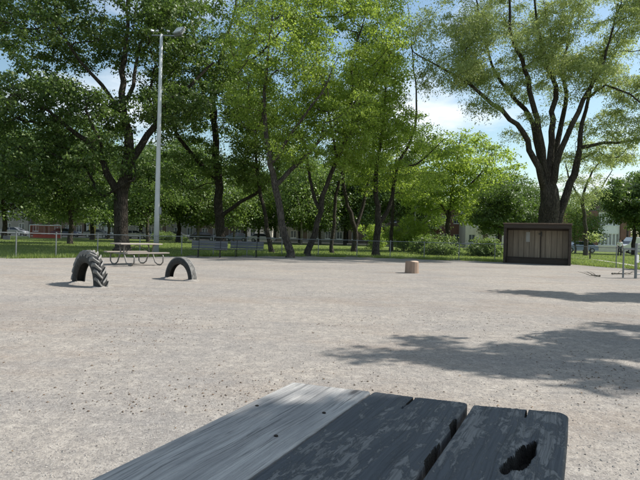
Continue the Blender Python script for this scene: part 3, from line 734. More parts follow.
# --- trees just outside the frame on the right whose shade falls on the yard
def shade_tree(name, label, base, blobs, seed, tr=.3, H=9, per=60, sg=.34):
    """blobs: patches (x,y,rx,ry,h0,h1,n) of the yard that this crown stands sunward of"""
    r = random.Random(seed); tips = []
    for x, y, rx, ry, h0, h1, n in blobs:
        for _ in range(n):
            while True:
                u, v = r.uniform(-1,1), r.uniform(-1,1)
                if u*u+v*v < 1 and (sg < .2 or mno.noise(Vector(((x+u*rx)*.55, (y+v*ry)*2.6, seed))) > .03): break
            h = r.uniform(h0, h1); p = Vector((x+u*rx, y+v*ry, 0)) + SUN*(h/SUN.z)
            tips.append(p - base)
    t = thing(name, label, 'tree', base)
    limbs = [[(Vector((0,0,-.05)), tr*1.3), (Vector((0,0,.6)), tr), (Vector((-.1,.1,2.8)), tr*.8), (Vector((-.3,0,5)), tr*.5), (Vector((-.4,0,H-1)), tr*.2)]]
    skeleton(limbs, tips, seed).build('trunk', M['bark_dark'], t, smooth=True)
    link('crown', leaves([tuple(p) for p in tips], [sg*r.uniform(.6,1.3) for _ in tips], per, .13, .065, M['leaf_mid'], seed, .1, flat=.5), t)
shade_tree('locust_tree', 'locust tree just outside the right edge whose crown dapples the near gravel', Vector((12.5, 7.6, 0)),
  [(1.25,5.15,.85,.6,5,8,26),(2.5,5.0,1.2,1.0,5,8,52),(4.2,5.7,1.5,1.55,5,9,88),(7,6,2.6,2.3,5,9,130)], 51, per=115, sg=.21)
shade_tree('locust_tree', 'second locust outside the right edge whose crown dapples the gravel near the gate', Vector((19.5, 15.0, 0)),
  [(7.0,11.1,2.3,1.05,6,9,160),(10,11.4,2.6,1.6,6,10,150),(5.2,11.6,1.0,.35,6,7,18)], 52, per=130, sg=.26)
cz = SUN*(.75/SUN.z)
shade_tree('locust_tree', 'locust tree behind the viewer on the right that shades the near picnic table', Vector((9.5, 1.0, 0)),
  [(.30-cz.x,.82-cz.y,.30,.27,4.2,5.0,90),(-.05-cz.x,.62-cz.y,.25,.22,4.2,5.0,44),(.62-cz.x,.75-cz.y,.25,.35,4.2,5.2,44),(.9-cz.x,.2-cz.y,.7,.5,5,7,50)], 53, per=110, sg=.17)

# shrubs and hedges
def shrub(name, label, px, Y, w, h, n, seed, leaf, d=None, group=None):
    p = gx(px, Y); t = thing(name, label, 'shrub', p, 0, group)
    r = random.Random(seed); tips = spread([(Vector((0,0,h*.5)), (w/2, (d or w)/2, h*.46), n), (Vector((w*.2,0,h*.3)), (w*.4, w*.4, h*.3), n//2)], seed, 0.36)
    limbs = [[(Vector((0,0,-.02)), .06), (Vector((0,0,h*.35)), .04)]]
    skeleton(limbs, tips, seed, seg=.5, twig=.006).build('stems', M['bark'], t)
    link('foliage', leaves([tuple(q) for q in tips], [.42*r.uniform(.7,1.3) for _ in tips], 110, .15, .09, leaf, seed, .1, flat=.7), t); return t
shrub('hedge_shrub', 'wide mounded shrub right of the lamp post behind the fence', 441, 40, 3.3, 1.6, 60, 61, M['leaf_shrub'])
shrub('hedge_shrub', 'clipped round shrub below the pale house left of the shelter', 484, 40, 2.1, 1.3, 36, 62, M['leaf_shrub'])
shrub('hedge_shrub', 'light-green bush behind the narrow trunk and grey lamp post', 404, 50, 4.2, 3.6, 70, 63, M['leaf_bright'])
shrub('hedge_shrub', 'bright bush filling the gap left of the thick forked trunk', 367, 56, 3.0, 2.8, 40, 64, M['leaf_bright'])
shrub('hedge_shrub', 'small leaning sapling bush right of the shelter', 590, 40, 1.5, 2.0, 24, 65, M['leaf_willow'])
shrub('hedge_shrub', 'low bush on the lawn edge before the left-hand houses', 168, 78, 5, 1.6, 40, 66, M['leaf_shrub'])
shrub('hedge_shrub', 'round bush left of the clipped round shrub', 424, 43, 2.0, 1.4, 32, 67, M['leaf_mid'])

# ------------------------------------------------------------------ houses
def house(name, label, px0, px1, Y, H, wall, wins, rows=2, face2=None, depth=9, yaw=0, trim='white', roof_h=.35, door=None, winw=1.1, winh=1.4, base_h=0.9, extra=None):
    a = gx(px0, Y); b = gx(px1, Y); Wd = (b-a).length; t = thing(name, label, 'house', a, yaw)
    wt = .3; xs = []; n = wins; gap = Wd/n
    storeys = H/rows
    # front facade with real openings
    holes = []
    for r_ in range(rows):
        for i in range(n):
            x = gap*(i+.5)
            z = r_*storeys + base_h*.95
            if door is not None and r_ == 0 and i == door: holes.append((x-.5, x+.5, .35, 2.5, 'door'))
            else: holes.append((x-winw/2, x+winw/2, z, z+winh, 'window'))
    X = sorted({0, Wd} | {h[0] for h in holes} | {h[1] for h in holes}); Z = sorted({0, H} | {h[2] for h in holes} | {h[3] for h in holes})
    mb = MB()
    for i in range(len(X)-1):
        run = None
        for j in range(len(Z)-1):
            cx, cz = (X[i]+X[i+1])/2, (Z[j]+Z[j+1])/2
            if any(h[0] < cx < h[1] and h[2] < cz < h[3] for h in holes):
                if run is not None: mb.box((X[i], 0, run), (X[i+1], wt, Z[j])); run = None
            elif run is None: run = Z[j]
        if run is not None: mb.box((X[i], 0, run), (X[i+1], wt, H))
    mb.box((0, wt, 0), (wt, depth, H)); mb.box((Wd-wt, wt, 0), (Wd, depth, H)); mb.box((wt, depth-wt, 0), (Wd-wt, depth, H)); mb.box((wt, wt, storeys-.1), (Wd-wt, depth-wt, storeys+.1))
    mb.build('wall', wall, t)
    rf = MB(); rf.box((-.18, -.18, H), (Wd+.18, depth+.18, H+roof_h)); ro = rf.build('roof', M['roof'], t)
    ch = MB(); ch.box((Wd*.7, depth*.5, H+roof_h), (Wd*.7+.7, depth*.5+.9, H+roof_h+1.0)); ch.build('chimney', M['brick_brown'], ro)
    cp = MB(); cp.box((-.22, -.24, H+roof_h), (Wd+.22, -.05, H+roof_h+.06)); cp.build('coping', M['tin'], ro)
    tm = M[trim]; cache = {}
    for (x0, x1, z0, z1, kd) in holes:
        key = (round(x1-x0, 2), round(z1-z0, 2), kd)
        if key not in cache:
            w, h = x1-x0, z1-z0; f = MB(); fw = .07
            f.box((0, .08, 0), (fw, .16, h)); f.box((w-fw, .08, 0), (w, .16, h)); f.box((fw, .08, 0), (w-fw, .16, fw)); f.box((fw, .08, h-fw), (w-fw, .16, h))
            if kd == 'window': f.box((w/2-.03, .09, fw), (w/2+.03, .15, h-fw)); f.box((-.06, -.07, -.1), (w+.06, .08, -.002))
            me = bpy.data.meshes.new('window'); me.from_pydata(f.v, [], f.f); me.materials.append(tm)
            p = MB(); p.box((fw, .115, fw), (w-fw, .13, h-fw)); mp = bpy.data.meshes.new('pane'); mp.from_pydata(p.v, [], p.f); mp.materials.append(M['glass'] if kd == 'window' else M['brick_brown'])
            cache[key] = (me, mp)
        me, mp = cache[key]
        o = link(kd, me, t, (x0, 0, z0)); link('pane' if kd == 'window' else 'door_panel', mp, o)
    if door is not None:
        s = MB()
        for k in range(2): s.box((gap*(door+.5)-.8, -.35*(2-k), 0), (gap*(door+.5)+.8, -.002 if k == 1 else -.35, .17*(k+1)))
        s.build('steps', M['kerb'], t)
        b2 = MB(); b2.box((gap*(door+.5)-1.2, -1.3, storeys-.12), (gap*(door+.5)+1.2, -.002, storeys)); 
        for k in range(13): b2.box((gap*(door+.5)-1.18+k*.19, -1.28, storeys), (gap*(door+.5)-1.15+k*.19, -1.25, storeys+.95))
        b2.box((gap*(door+.5)-1.2, -1.29, storeys+.95), (gap*(door+.5)+1.2, -1.24, storeys+1.0)); b2.build('balcony', M['tin'], t)
    if extra: extra(t, Wd, H, depth)
    return t
house('row_house', 'pale stone row house at the far left behind the parked cars', -40, 28, 97, 7.2, M['stone_house'], 5, door=2)
house('row_house', 'brown brick row house behind the soccer goal', 30, 84, 98, 7.0, M['brick_brown'], 5, door=1)
house('row_house', 'grey panelled row house left of the huge maple trunk', 86, 116, 97, 7.4, M['grey_panel'], 3, door=0)
house('row_house', 'pale stone row house either side of the floodlight pole', 119, 196, 98, 7.1, M['stone_house'], 6, door=3)
house('row_house', 'brick row house seen left of the bright wall', 199, 243, 97, 6.8, M['brick_brown'], 4, door=2)
house('row_house', 'cream stucco house with the bright wall between the trunks', 246, 272, 95, 7.3, M['stucco'], 2, winw=.9)
house('row_house', 'pale stone row house behind the two leaning trunks', 276, 345, 98, 7.0, M['stone_house'], 6, door=2)
house('row_house', 'brown brick row house behind the thick forked trunk', 348, 412, 98, 7.0, M['brick_brown'], 5, door=2)
house('row_house', 'red brick house behind the wide mounded shrub', 415, 462, 90, 6.6, M['brick_red'], 4, door=1)
house('row_house', 'cream-fronted house partly hidden by the small dense dark tree', 465, 505, 86, 6.8, M['stucco'], 3, door=1)
def qz(t, Wd, H, depth):
    m = MB(); m.box((-1.9, -.2, 0), (-.02, depth, H+.1)); m.build('brick_wing', M['brick_red'], t)
    w = MB(); w.box((-1.3, -.26, 3.9), (-.6, -.202, 5.2)); o = w.build('window', M['white'], t)
    w = MB(); w.box((-1.22, -.275, 3.98), (-.68, -.262, 5.12)); w.build('pane', M['glass'], o)
    m = MB(); m.box((Wd+.02, -.3, 0), (Wd+1.6, depth, H+.5)); m.build('brick_wing', M['brick_red'], t)
    c = MB(); c.tube([(Wd-.1, -.6, H+.45), (Wd-.1, -.6, H+1.15)], .42, 10); c.build('vent_hood', M['white'], t)
house('flat_roofed_house', 'white two-storey house with ribbon windows right of the shelter', 597, 619, 84, 6.5, M['white'], 6, winw=.46, winh=1.9, base_h=1.1, extra=qz)
house('flat_roofed_house', 'low grey building mostly hidden behind the giant tree trunk', 515, 592, 104, 5.4, M['grey_panel'], 7, door=3)
# low garden wall before the white house
gw = MB(); a = gx(575, 80); b = gx(632, 80); gw.box((a.x, 80, 0), (b.x, 80.3, 1.0)); gw.build('garden_wall', M['stucco'], cat='wall', label='low pale wall in front of the white two-storey house')

# ------------------------------------------------------------------ parked cars
def car(label, px, Y, col, van=False, rz=0.0):
    p = gx(px, Y); name = 'parked_van' if van else 'parked_car'
    t = thing(name, label, 'van' if van else 'car', (p.x, p.y, 0.0), rz, 'vehicles parked on the street behind the park')
    L, hw = (5.0, .98) if van else (4.4, .88)
    h = L/2
    paint = plain('car_paint', col, .25, .2, .03, 2, .0, .5)
    if van: prof = [(-h,.35),(-h,1.0),(-h+.05,2.0),(-h+.3,2.2),(h-1.5,2.2),(h-.7,1.25),(h-.08,1.05),(h,.8),(h,.35)]; cab = None
    else: prof = [(-h,.35),(-h,.75),(-h+.08,.92),(-h+.75,.98),(h-1.35,.98),(h-.35,.82),(h-.03,.68),(h,.5),(h,.35)]
    mb = MB(); n = len(prof)
    sec = [(-hw, 1), (-hw+.06, 1.02), (hw-.06, 1.02), (hw, 1)]
    v = []
    for y, s in ((-hw, 0), (-hw+.08, .03), (hw-.08, .03), (hw, 0)):
        for x, z in prof: v.append((x*(1 if s else .985), y, z + (s if z > .6 else -0.0)))
    f = []
    for k in range(3):
        for i in range(n): j = (i+1) % n; f.append((k*n+i, k*n+j, (k+1)*n+j, (k+1)*n+i))
    f.append(tuple(range(n))[::-1]); f.append(tuple(3*n+i for i in range(n)))
    mb.add(v, f); body = mb.build('body', paint, t)
    if not van:
        g = MB(); lo = [(-h+.45, 1.0), (-h+.95, 1.40), (.35, 1.43), (1.15, 1.0)]
        v = []
        for y, q in ((-hw+.10, 0), (-hw+.24, 1), (hw-.24, 1), (hw-.10, 0)):
            pass
        v = [(-h+.45,-hw+.08,.99),(1.2,-hw+.08,.99),(1.2,hw-.08,.99),(-h+.45,hw-.08,.99),(-h+1.0,-hw+.24,1.40),(.4,-hw+.24,1.42),(.4,hw-.24,1.42),(-h+1.0,hw-.24,1.40)]
        g.add(v, [(0,3,2,1),(4,5,6,7),(0,1,5,4),(1,2,6,5),(2,3,7,6),(3,0,4,7)]); g.build('windows', M['glass_car'], t)
        r_ = MB(); r_.box((-h+.95, -hw+.22, 1.405), (.45, hw-.22, 1.46), bev=.02)
        for sx, ex in ((-h+.43, -h+1.0), (1.22, .42), (-.35, -.45)):
            for sy in (-1, 1): r_.tube([(sx, sy*(hw-.075), .99), (ex, sy*(hw-.235), 1.42)], .035, 5)
        r_.build('roof', paint, t)
    else:
        g = MB(); g.box((h-1.55, -hw-.008, 1.25), (h-.95, -hw+.0, 1.85)); g.box((-1.6, -hw-.008, 1.3), (.6, -hw+.0, 1.85))
        g.add([(h-1.44,-hw+.1,2.14),(h-1.44,hw-.1,2.14),(h-.72,hw-.1,1.32),(h-.72,-hw+.1,1.32)], [(0,1,2,3)]); g.build('windows', M['glass_car'], t)
    w = MB(); w.tube([(0,-.11,0),(0,.11,0)], .32, 16); wm = bpy.data.meshes.new('wheel'); wm.from_pydata(w.v, [], w.f); wm.materials.append(M['rubber'])
    w = MB(); w.tube([(0,-.12,0),(0,.12,0)], .19, 10); rm = bpy.data.meshes.new('rim'); rm.from_pydata(w.v, [], w.f); rm.materials.append(M['tin'])
    for sx in (-L*.31, L*.31):
        for sy in (-1, 1): o = link('wheel', wm, t, (sx, sy*(hw-.09), .32)); link('rim', rm, o)
    for sx, nm, mt in ((h-.02, 'headlight', 'lamp'), (-h-.02, 'tail_light', 'tail')):
        for sy in (-1, 1):
            l = MB(); l.box((sx-.03, sy*(hw-.25)-.15, .62), (sx+.04, sy*(hw-.25)+.15, .76)); l.build(nm, M[mt], t)
    return t
for a in [
 ('silver car parked left of the soccer goal', 14, 83, (.22,.23,.25)),
 ('dark blue car parked right of the soccer goal', 66, 85.2, (.03,.05,.12)),
 ('light grey car parked left of the huge maple trunk', 98, 85.2, (.22,.23,.24)),
 ('white car parked just right of the huge maple trunk', 136, 85.5, (.45,.45,.45)),
 ('dark grey car parked right of the floodlight pole', 176, 85.3, (.08,.085,.09)),
 ('black car parked left of the tall dark trunk', 204, 85.2, (.02,.02,.022)),
 ('silver blue car parked right of the tall dark trunk', 236, 85.4, (.22,.28,.36)),
 ('white car parked below the bright house wall', 262, 85.4, (.68,.68,.68)),
 ('light blue car parked just right of the shelter', 578, 66, (.28,.36,.52))]:
    if a[1] != 14: car(a[0], a[1], a[2] if a[2] > 84 else a[2], a[3], rz=(0 if rnd.random() < .5 else math.pi))
    else: car(a[0], a[1], 85.3, a[3])
car('white van parked at the right edge beyond the lawn', 637, 70, (.7,.7,.7), van=True, rz=math.pi)

# ------------------------------------------------------------------ chain-link fence
ft = thing('chain_link_fence', 'long galvanised chain-link fence between the gravel yard and the lawn', 'fence')
FH = 1.0
def fl_at(s):
    for a, b in zip(FL[:-1], FL[1:]):
        l = (b-a).length
        if s <= l: return a + (b-a)*(s/l)
        s -= l
    return FL[-1].copy()
LT = sum((b-a).length for a, b in zip(FL[:-1], FL[1:]))
# posts stand where the photograph shows them
pm_ = MB(); pm_.tube([(0,0,-.05),(0,0,FH-.02),(0,0,FH+.03)], [.026,.026,.026], 8); pme = bpy.data.meshes.new('post'); pme.from_pydata(pm_.v, [], pm_.f); pme.materials.append(M['galv'])
cm_ = MB(); cm_.tube([(0,0,FH+.03),(0,0,FH+.055),(0,0,FH+.07)], [.038,.034,.012], 8); cme = bpy.data.meshes.new('post_cap'); cme.from_pydata(cm_.v, [], cm_.f); cme.materials.append(M['galv_dark'])
def col_s(px):
    best = min((abs((lambda q: (RM.inverted() @ (Vector((q.x, q.y, 0)) - Vector((0,0,CAMH)))))(fl_at(s)).x / -(RM.inverted() @ (Vector((fl_at(s).x, fl_at(s).y, 0)) - Vector((0,0,CAMH)))).z * F + 320 - px), s) for s in np.arange(0, LT, .25))
    return best[1]
posts = [col_s(p) for p in (13, 57, 97, 140, 181, 214, 248, 283, 318, 356, 391, 423, 457, 496, 530, 568, 615)] + [0, LT-6, LT-3, LT]
for s in posts:
    q = fl_at(s); o = link('post', pme, ft, (q.x, q.y, 0)); link('post_cap', cme, o)
tr = MB(); N = int(LT/.5)
tr.tube([(fl_at(i*.5).x, fl_at(i*.5).y, FH + .008*math.sin(i*.7)) for i in range(N+1)], .017, 6); tr.build('top_rail', M['galv'], ft)
bw = MB(); bw.tube([(fl_at(i*.5).x, fl_at(i*.5).y, .04 + .01*math.sin(i*1.3)) for i in range(N+1)], .006, 4); bw.build('bottom_wire', M['galv_dark'], ft)
wv = []
r = .0010
for dirn in (1, -1):
    s = -FH
    while s < LT:
        n = 4; pr = None
        for k in range(n+1):
            t = k/n; ss = s + t*FH*.9 if dirn == 1 else s + (1-t)*FH*.9
            if 0 <= ss <= LT:
                q = fl_at(ss); c = Vector((q.x, q.y + .004*dirn, .05 + t*(FH-.07)))
                if pr is not None:
                    d = (c-pr).normalized(); sdv = Vector((-d.z, 0, d.x)).normalized()*r if abs(d.x)+abs(d.z) > 0 else Vector((r,0,0))
                    wv += [pr-sdv, c-sdv, c+sdv, pr+sdv]
                pr = c
            else: pr = None
        s += .062
me = soup('wire_mesh', np.array([tuple(v) for v in wv]), 4, M['galv_dark']); link('wire_mesh', me, ft, kind='stuff')
# small plate on the first post
sg = MB(); q = fl_at(col_s(9)); sg.box((q.x-.22, q.y-.05, .72), (q.x+.06, q.y-.03, .88)); sg.build('sign_plate', M['galv_dark'], ft)

# gate leaf at the right edge
g0 = gr(635.5, 278.5); gt = thing('metal_gate', 'open galvanised gate leaf with double post at the right edge of the yard', 'gate', g0, R(28))
def gp(x, z0, z1, rr, nm, y=0, mt='galv'):
    m = MB(); m.tube([(x, y, z0), (x, y, z1)], rr, 10); m.build(nm, M[mt], gt, smooth=False)
gp(0, -.05, 1.22, .045, 'post'); gp(-.14, -.05, 1.05, .03, 'post', .35, 'galv'); gp(1.1, .1, 1.15, .025, 'frame_upright')
m = MB(); m.tube([(0,0,1.18),(1.1,0,1.18)], .025, 8); m.build('top_rail', M['galv'], gt)
m = MB(); m.tube([(0,0,.6),(1.1,0,.6)], .02, 8); m.tube([(0,0,.14),(1.1,0,.14)], .02, 8); m.build('cross_rail', M['galv'], gt)
m = MB(); m.tube([(-.14,.35,1.0),(0,0,1.0)], .02, 6); m.tube([(-.14,.35,.3),(0,0,.3)], .02, 6); m.build('brace', M['galv'], gt)
m = MB(); m.box((-.06,-.07,.55),(.05,-.045,.82)); m.build('latch_plate', M['white'], gt)
wv = []
for i in range(18):
    for dn in (1, -1):
        x0 = .03 + i*.06; a = Vector((x0, 0, .15 if dn == 1 else 1.15)); b = Vector((min(1.08, x0+.5), 0, .15+1.0*min(1, (1.08-x0)/.5) if dn == 1 else 1.15-1.0*min(1, (1.08-x0)/.5)))
        d = (b-a).normalized(); sdv = Vector((-d.z,0,d.x))*.0016; wv += [a-sdv, b-sdv, b+sdv, a+sdv]
link('wire_mesh', soup('wire_mesh', np.array([tuple(v) for v in wv]), 4, M['galv_dark']), gt, kind='stuff')
# fallen branches
def branch(label, px, py, L, seed, rz):
    r = random.Random(seed); p = gr(px, py); mb = MB()
    pts = [Vector((L*i/7, .07*math.sin(i*1.3), .04+.02*r.random())) for i in range(8)]
    mb.tube(pts, [.035-.004*i for i in range(8)], 6)
    for k in (2, 3, 5, 6):
        s = pts[k]; mb.tube([s, s+Vector((.15, .12*(-1)**k, .07)), s+Vector((.33, .22*(-1)**k, .12))], [.014,.010,.004], 4)
    mb.build('fallen_branch', M['bark_pale'], None, p, (0,0,rz), cat='branch', label=label)
branch('long dead branch lying on the gravel left of the gate', 612, 275.0, .85, 5, .05)
branch('short dead branch lying on the gravel, the left of the two', 600, 277.5, .35, 6, 2.2)

# ------------------------------------------------------------------ shelter
sa = Vector((10.02, 27.85, 0)); sb = Vector((12.98, 26.35, 0))
u = (sb - sa); SW = u.length; ang = math.atan2(u.y, u.x)
sh = thing('wooden_shelter', 'low wooden shelter with board back wall and dark bench behind the gravel', 'shelter', sa, ang)
SD, SH = 0.8, 2.17      # local x along the front, +y away from the yard
r = random.Random(9); nb = 11; bw_ = (SW-.28)/nb
for i in range(nb):
    x = .14 + i*bw_; m = MB(); m.box((x+.006, SD-.05+r.uniform(-.012,.012), .05), (x+bw_-.008, SD-.02, SH-.24), bev=.004); m.build('board', M['shedboard'], sh)
m = MB(); m.box((.13, SD-.018, .04), (SW-.13, SD-.004, SH-.22)); m.build('added_dark_backing', M['sheddark'], sh)  # dark panel added behind the boards, blocks light so the seams stay dark
for x0 in (0, SW-.12):
    for k in range(5):
        m = MB(); m.box((x0+.045, .13+k*.13, .02), (x0+.07, .13+k*.13+.125, SH-.2), bev=.003); m.build('side_board', M['shedboard'], sh)
for x in (0, SW-.12):
    for y in (0, SD-.11+.1):
        m = MB(); m.box((x, y, 0), (x+.12, y+.12, SH-.17 + (.0 if y < .5 else -.06)), bev=.006); m.build('post', M['sheddark'], sh)
m = MB(); m.box((0, -.035, SH-.26), (SW, -.002, SH-.02), bev=.004); m.build('fascia', M['sheddark'], sh)
m = MB(); m.box((.12, SD-.075, SH-.36), (SW-.12, SD-.055, SH-.24), bev=.004); m.build('wall_plate', M['sheddark'], sh)
rm_ = Matrix.Rotation(R(-3), 4, 'X')
m = MB(); m.box((-.03, -.06, 0), (SW+.03, SD+.10, .035), rm_); rf = m.build('roof', M['roof'], sh, (0, 0, SH-.015))
m = MB(); m.box((-.035, -.085, -.02), (SW+.035, -.062, .04)); m.build('drip_edge', plain('rusty_drip_edge', (.17,.12,.09), .8), rf)
m = MB(); m.box((.13, SD-.52, .30), (SW-.13, SD-.07, .345), bev=.006); bs = m.build('bench', M['sheddark'], sh)
m = MB(); m.box((.13, SD-.50, .0), (SW-.13, SD-.46, .298), bev=.004); m.build('bench_front', M['sheddark'], bs)
m = MB(); m.box((SW*.325, SD-.062, 1.18), (SW*.325+.19, SD-.058, 1.72)); m.build('notice', M['paper'], sh)
m = MB(); m.box((SW*.55, SD-.12, 1.50), (SW*.55+.05, SD-.06, 1.76)); m.box((SW*.55-.12, SD-.11, 1.60), (SW*.55, SD-.06, 1.65)); m.build('bracket', M['black'], sh)
m = MB(); m.box((SW*.545, SD-.085, .35), (SW*.545+.04, SD-.056, 1.5)); m.build('batten', M['sheddark'], sh)

# ------------------------------------------------------------------ tyres
def tyre(label, px, py, Rr, ri, w, away, lugs, seed):
    p = gr(px, py); view = Vector((-p.x, -p.y, 0)).normalized(); left = Vector((view.y, -view.x, 0))
    a = view*math.cos(away) + left*math.sin(away)      # axle direction out of the visible face
    if left.x > 0: a = view*math.cos(away) - left*math.sin(away)
    pl = Vector((-a.y, a.x, 0))
    if pl.x < 0: pl = -pl
    t = thing('half_buried_tyre', label, 'tyre', p, math.atan2(pl.y, pl.x))
    # local x in the tyre's plane, local y the axle (away from the camera), z up
    sgn = 1
    loc_a = Matrix.Rotation(-math.atan2(pl.y, pl.x), 3, 'Z') @ a; sgn = -1 if loc_a.y < 0 else 1
    hw = w/2; zc = .0
    prof = [(ri, -.62*hw), (ri+.02, -.78*hw), (ri+(Rr-ri)*.4, -hw), (ri+(Rr-ri)*.75, -hw*.98), (Rr*.97, -hw*.82), (Rr, -hw*.5), (Rr*1.004, 0), (Rr, hw*.5), (Rr*.97, hw*.82),
            (ri+(Rr-ri)*.75, hw*.98), (ri+(Rr-ri)*.4, hw), (ri+.02, hw*.78), (ri, hw*.62),
            (ri+.03, hw*.60), (ri+(Rr-ri)*.45, hw*.84), (Rr*.90, hw*.72), (Rr*.93, 0), (Rr*.90, -hw*.72), (ri+(Rr-ri)*.45, -hw*.84), (ri+.03, -hw*.60)]
    n = len(prof); seg = 40; body = MB(); v = []
    for i in range(seg+1):
        th = R(-12) + (math.pi + R(24))*i/seg
        for rr, y in prof: v.append((rr*math.cos(th), y, rr*math.sin(th)))
    f = [(i*n+k, i*n+(k+1)%n, (i+1)*n+(k+1)%n, (i+1)*n+k) for i in range(seg) for k in range(n)]
    body.add(v, f)
    bo = body.build('casing', M['rubber'], t, smooth=True)
    if lugs:
        lm = MB(); hh = .055; lw = R(3.3)
        # chevron bar: curved from the centre line to the shoulder
        def lug(side):
            m = MB(); vs = []
            for j in range(5):
                tt = j/4; y = side*hw*(.02 + 1.0*tt); th0 = R(15)*tt**1.2; rr = Rr - (0 if tt < .8 else .025)
                for dth in (-lw/2*(1+.3*tt), lw/2*(1+.3*tt)):
                    for h in (-.02 if tt < 1 else -.05, hh if tt < 1 else hh*.55): vs.append(((rr+h)*math.cos(th0+dth), y, (rr+h)*math.sin(th0+dth)))
            fs = []
            for j in range(4):
                o = j*4; q = o+4
                fs += [(o+1, q+1, q+3, o+3), (o, q, q+1, o+1), (o+2, o+3, q+3, q+2)]
            fs += [(0,1,3,2), (16,18,19,17)]
            m.add(vs, fs); me = bpy.data.meshes.new('tread_lug'); me.from_pydata(m.v, [], m.f); me.materials.append(M['rubber_dusty']); return me
        la, lb = lug(1), lug(-1)
        for i in range(13):
            for me, ofs_ in ((la, 0), (lb, .5)):
                th = R(-6) + R(14.2)*(i+ofs_)
                if th > R(175): continue
                o = link('tread_lug', me, bo); o.rotation_euler = (0, -th, 0)
    else:
        rg = MB()
        for yy in (-.62, -.22, .22, .62):
            vs = []; fs = []
            for i in range(seg+1):
                th = R(-6) + (math.pi+R(12))*i/seg
                for dy, h in ((-.14, -.01), (-.12, .014), (.12, .014), (.14, -.01)): vs.append(((Rr-.004+h)*math.cos(th), hw*(yy+dy), (Rr-.004+h)*math.sin(th)))
            for i in range(seg):
                for k in range(3): fs.append((i*4+k, i*4+k+1, (i+1)*4+k+1, (i+1)*4+k))
            rg.add(vs, fs)
        rg.build('tread', M['rubber_dusty'], bo)
    for sx in (-1, 1):
        mo = MB(); rs = random.Random(seed+sx); vs = [(0, 0, .045)]
        for rr_, zz_ in ((.45, .035), (.8, .012), (1.0, -.012)):
            for k in range(16):
                q_ = rs.uniform(.85, 1.15); vs.append((math.cos(k*math.pi/8)*rr_*(.24)*q_, math.sin(k*math.pi/8)*rr_*(hw+.14)*q_, zz_*rs.uniform(.8, 1.2)))
        fs = [(0, 1+k, 1+(k+1)%16) for k in range(16)] + [(1+j*16+k, 1+(j+1)*16+k, 1+(j+1)*16+(k+1)%16, 1+j*16+(k+1)%16) for j in range(2) for k in range(16)]
        mo.add(vs, fs); mo.build('soil_mound', M['gravel'], t, (sx*(Rr+ri)/2, 0, 0), smooth=True)
    return t
tyre('big half-buried tractor tyre with chunky tread, the left of the two tyres', 89, 284.8, .69, .47, .26, R(69), True, 1)
tyre('smaller smooth half-buried tyre, the right of the two tyres', 180.5, 279.4, .555, .385, .19, R(54), False, 2)

# ------------------------------------------------------------------ log stump
lp = gr(412, 273); lt = thing('log_stump', 'pale sawn log standing upright on the gravel in the middle', 'log', lp)
r = random.Random(4); ns = 14; side = MB(); v = []
rad_ = [.235*(1+r.uniform(-.07,.07)) for _ in range(ns)]
for z, s in ((-.02, 1.04), (.1, 1.0), (.3, .98), (.385, .97), (.40, .93)):
    for k in range(ns): v.append((rad_[k]*s*math.cos(k*2*math.pi/ns), rad_[k]*s*math.sin(k*2*math.pi/ns), z + (.015*math.sin(k*.9) if z > .3 else 0)))
side.add(v, [(i*ns+k, i*ns+(k+1)%ns, (i+1)*ns+(k+1)%ns, (i+1)*ns+k) for i in range(4) for k in range(ns)]); side.build('side', M['logbark'], lt)
tp = MB(); tp.add([(rad_[k]*.932*math.cos(k*2*math.pi/ns), rad_[k]*.932*math.sin(k*2*math.pi/ns), .401+.015*math.sin(k*.9)) for k in range(ns)] + [(0,0,.405)], [(k, (k+1)%ns, ns) for k in range(ns)]); tp.build('sawn_top', M['logtop'], lt)

# ------------------------------------------------------------------ floodlight pole
fp = gr(156, 255.2); pt = thing('floodlight_pole', 'tall pale floodlight pole behind the far picnic table', 'light pole', fp)
PH = 11.25
m = MB(); m.tube([(0,0,-.1),(0,0,3),(0,0,7),(0,0,PH)], [.14,.125,.10,.075], 20); m.build('shaft', M['polepaint'], pt, smooth=True)
m = MB(); m.tube([(0,0,0),(0,0,.05)], .27, 12); m.build('base_plate', M['galv'], pt)
m = MB(); m.box((-.48,-.03,PH-.08), (1.02,.03,PH-.02)); arm = m.build('cross_arm', M['galv'], pt)
for x, rz, sc in ((-.42, .5, .38), (-.18, -.4, .34), (.38, .3, .34), (.95, -.5, 1.15)):
    m = MB(); mt = Matrix.Translation((x, -.12, PH+.12)) @ Matrix.Rotation(rz, 4, 'Z') @ Matrix.Rotation(R(-38), 4, 'X') @ Matrix.Scale(sc, 4)
    m.box((-.22,-.10,-.20), (.22,.10,.20), mt, bev=.03); fl = m.build('floodlight', M['galv'], pt)
    m = MB(); m.box((-.19,-.112,-.17), (.19,-.102,.17), mt); m.build('lens', M['lamp'], fl)
m = MB(); m.box((.15,-.06,5.6), (.30,.06,5.68)); m.box((.12,-.05,2.1),(.22,.05,2.45)); m.build('junction_box', M['galv'], pt)
m = MB(); m.tube([(-.35,-.1,PH-1.2+.1),(-.42,-.1,PH-1.3),(-.30,-.1,PH-1.45),(-.1,-.1,PH-1.5)], .02, 6); m.build('cable', M['galv'], pt)

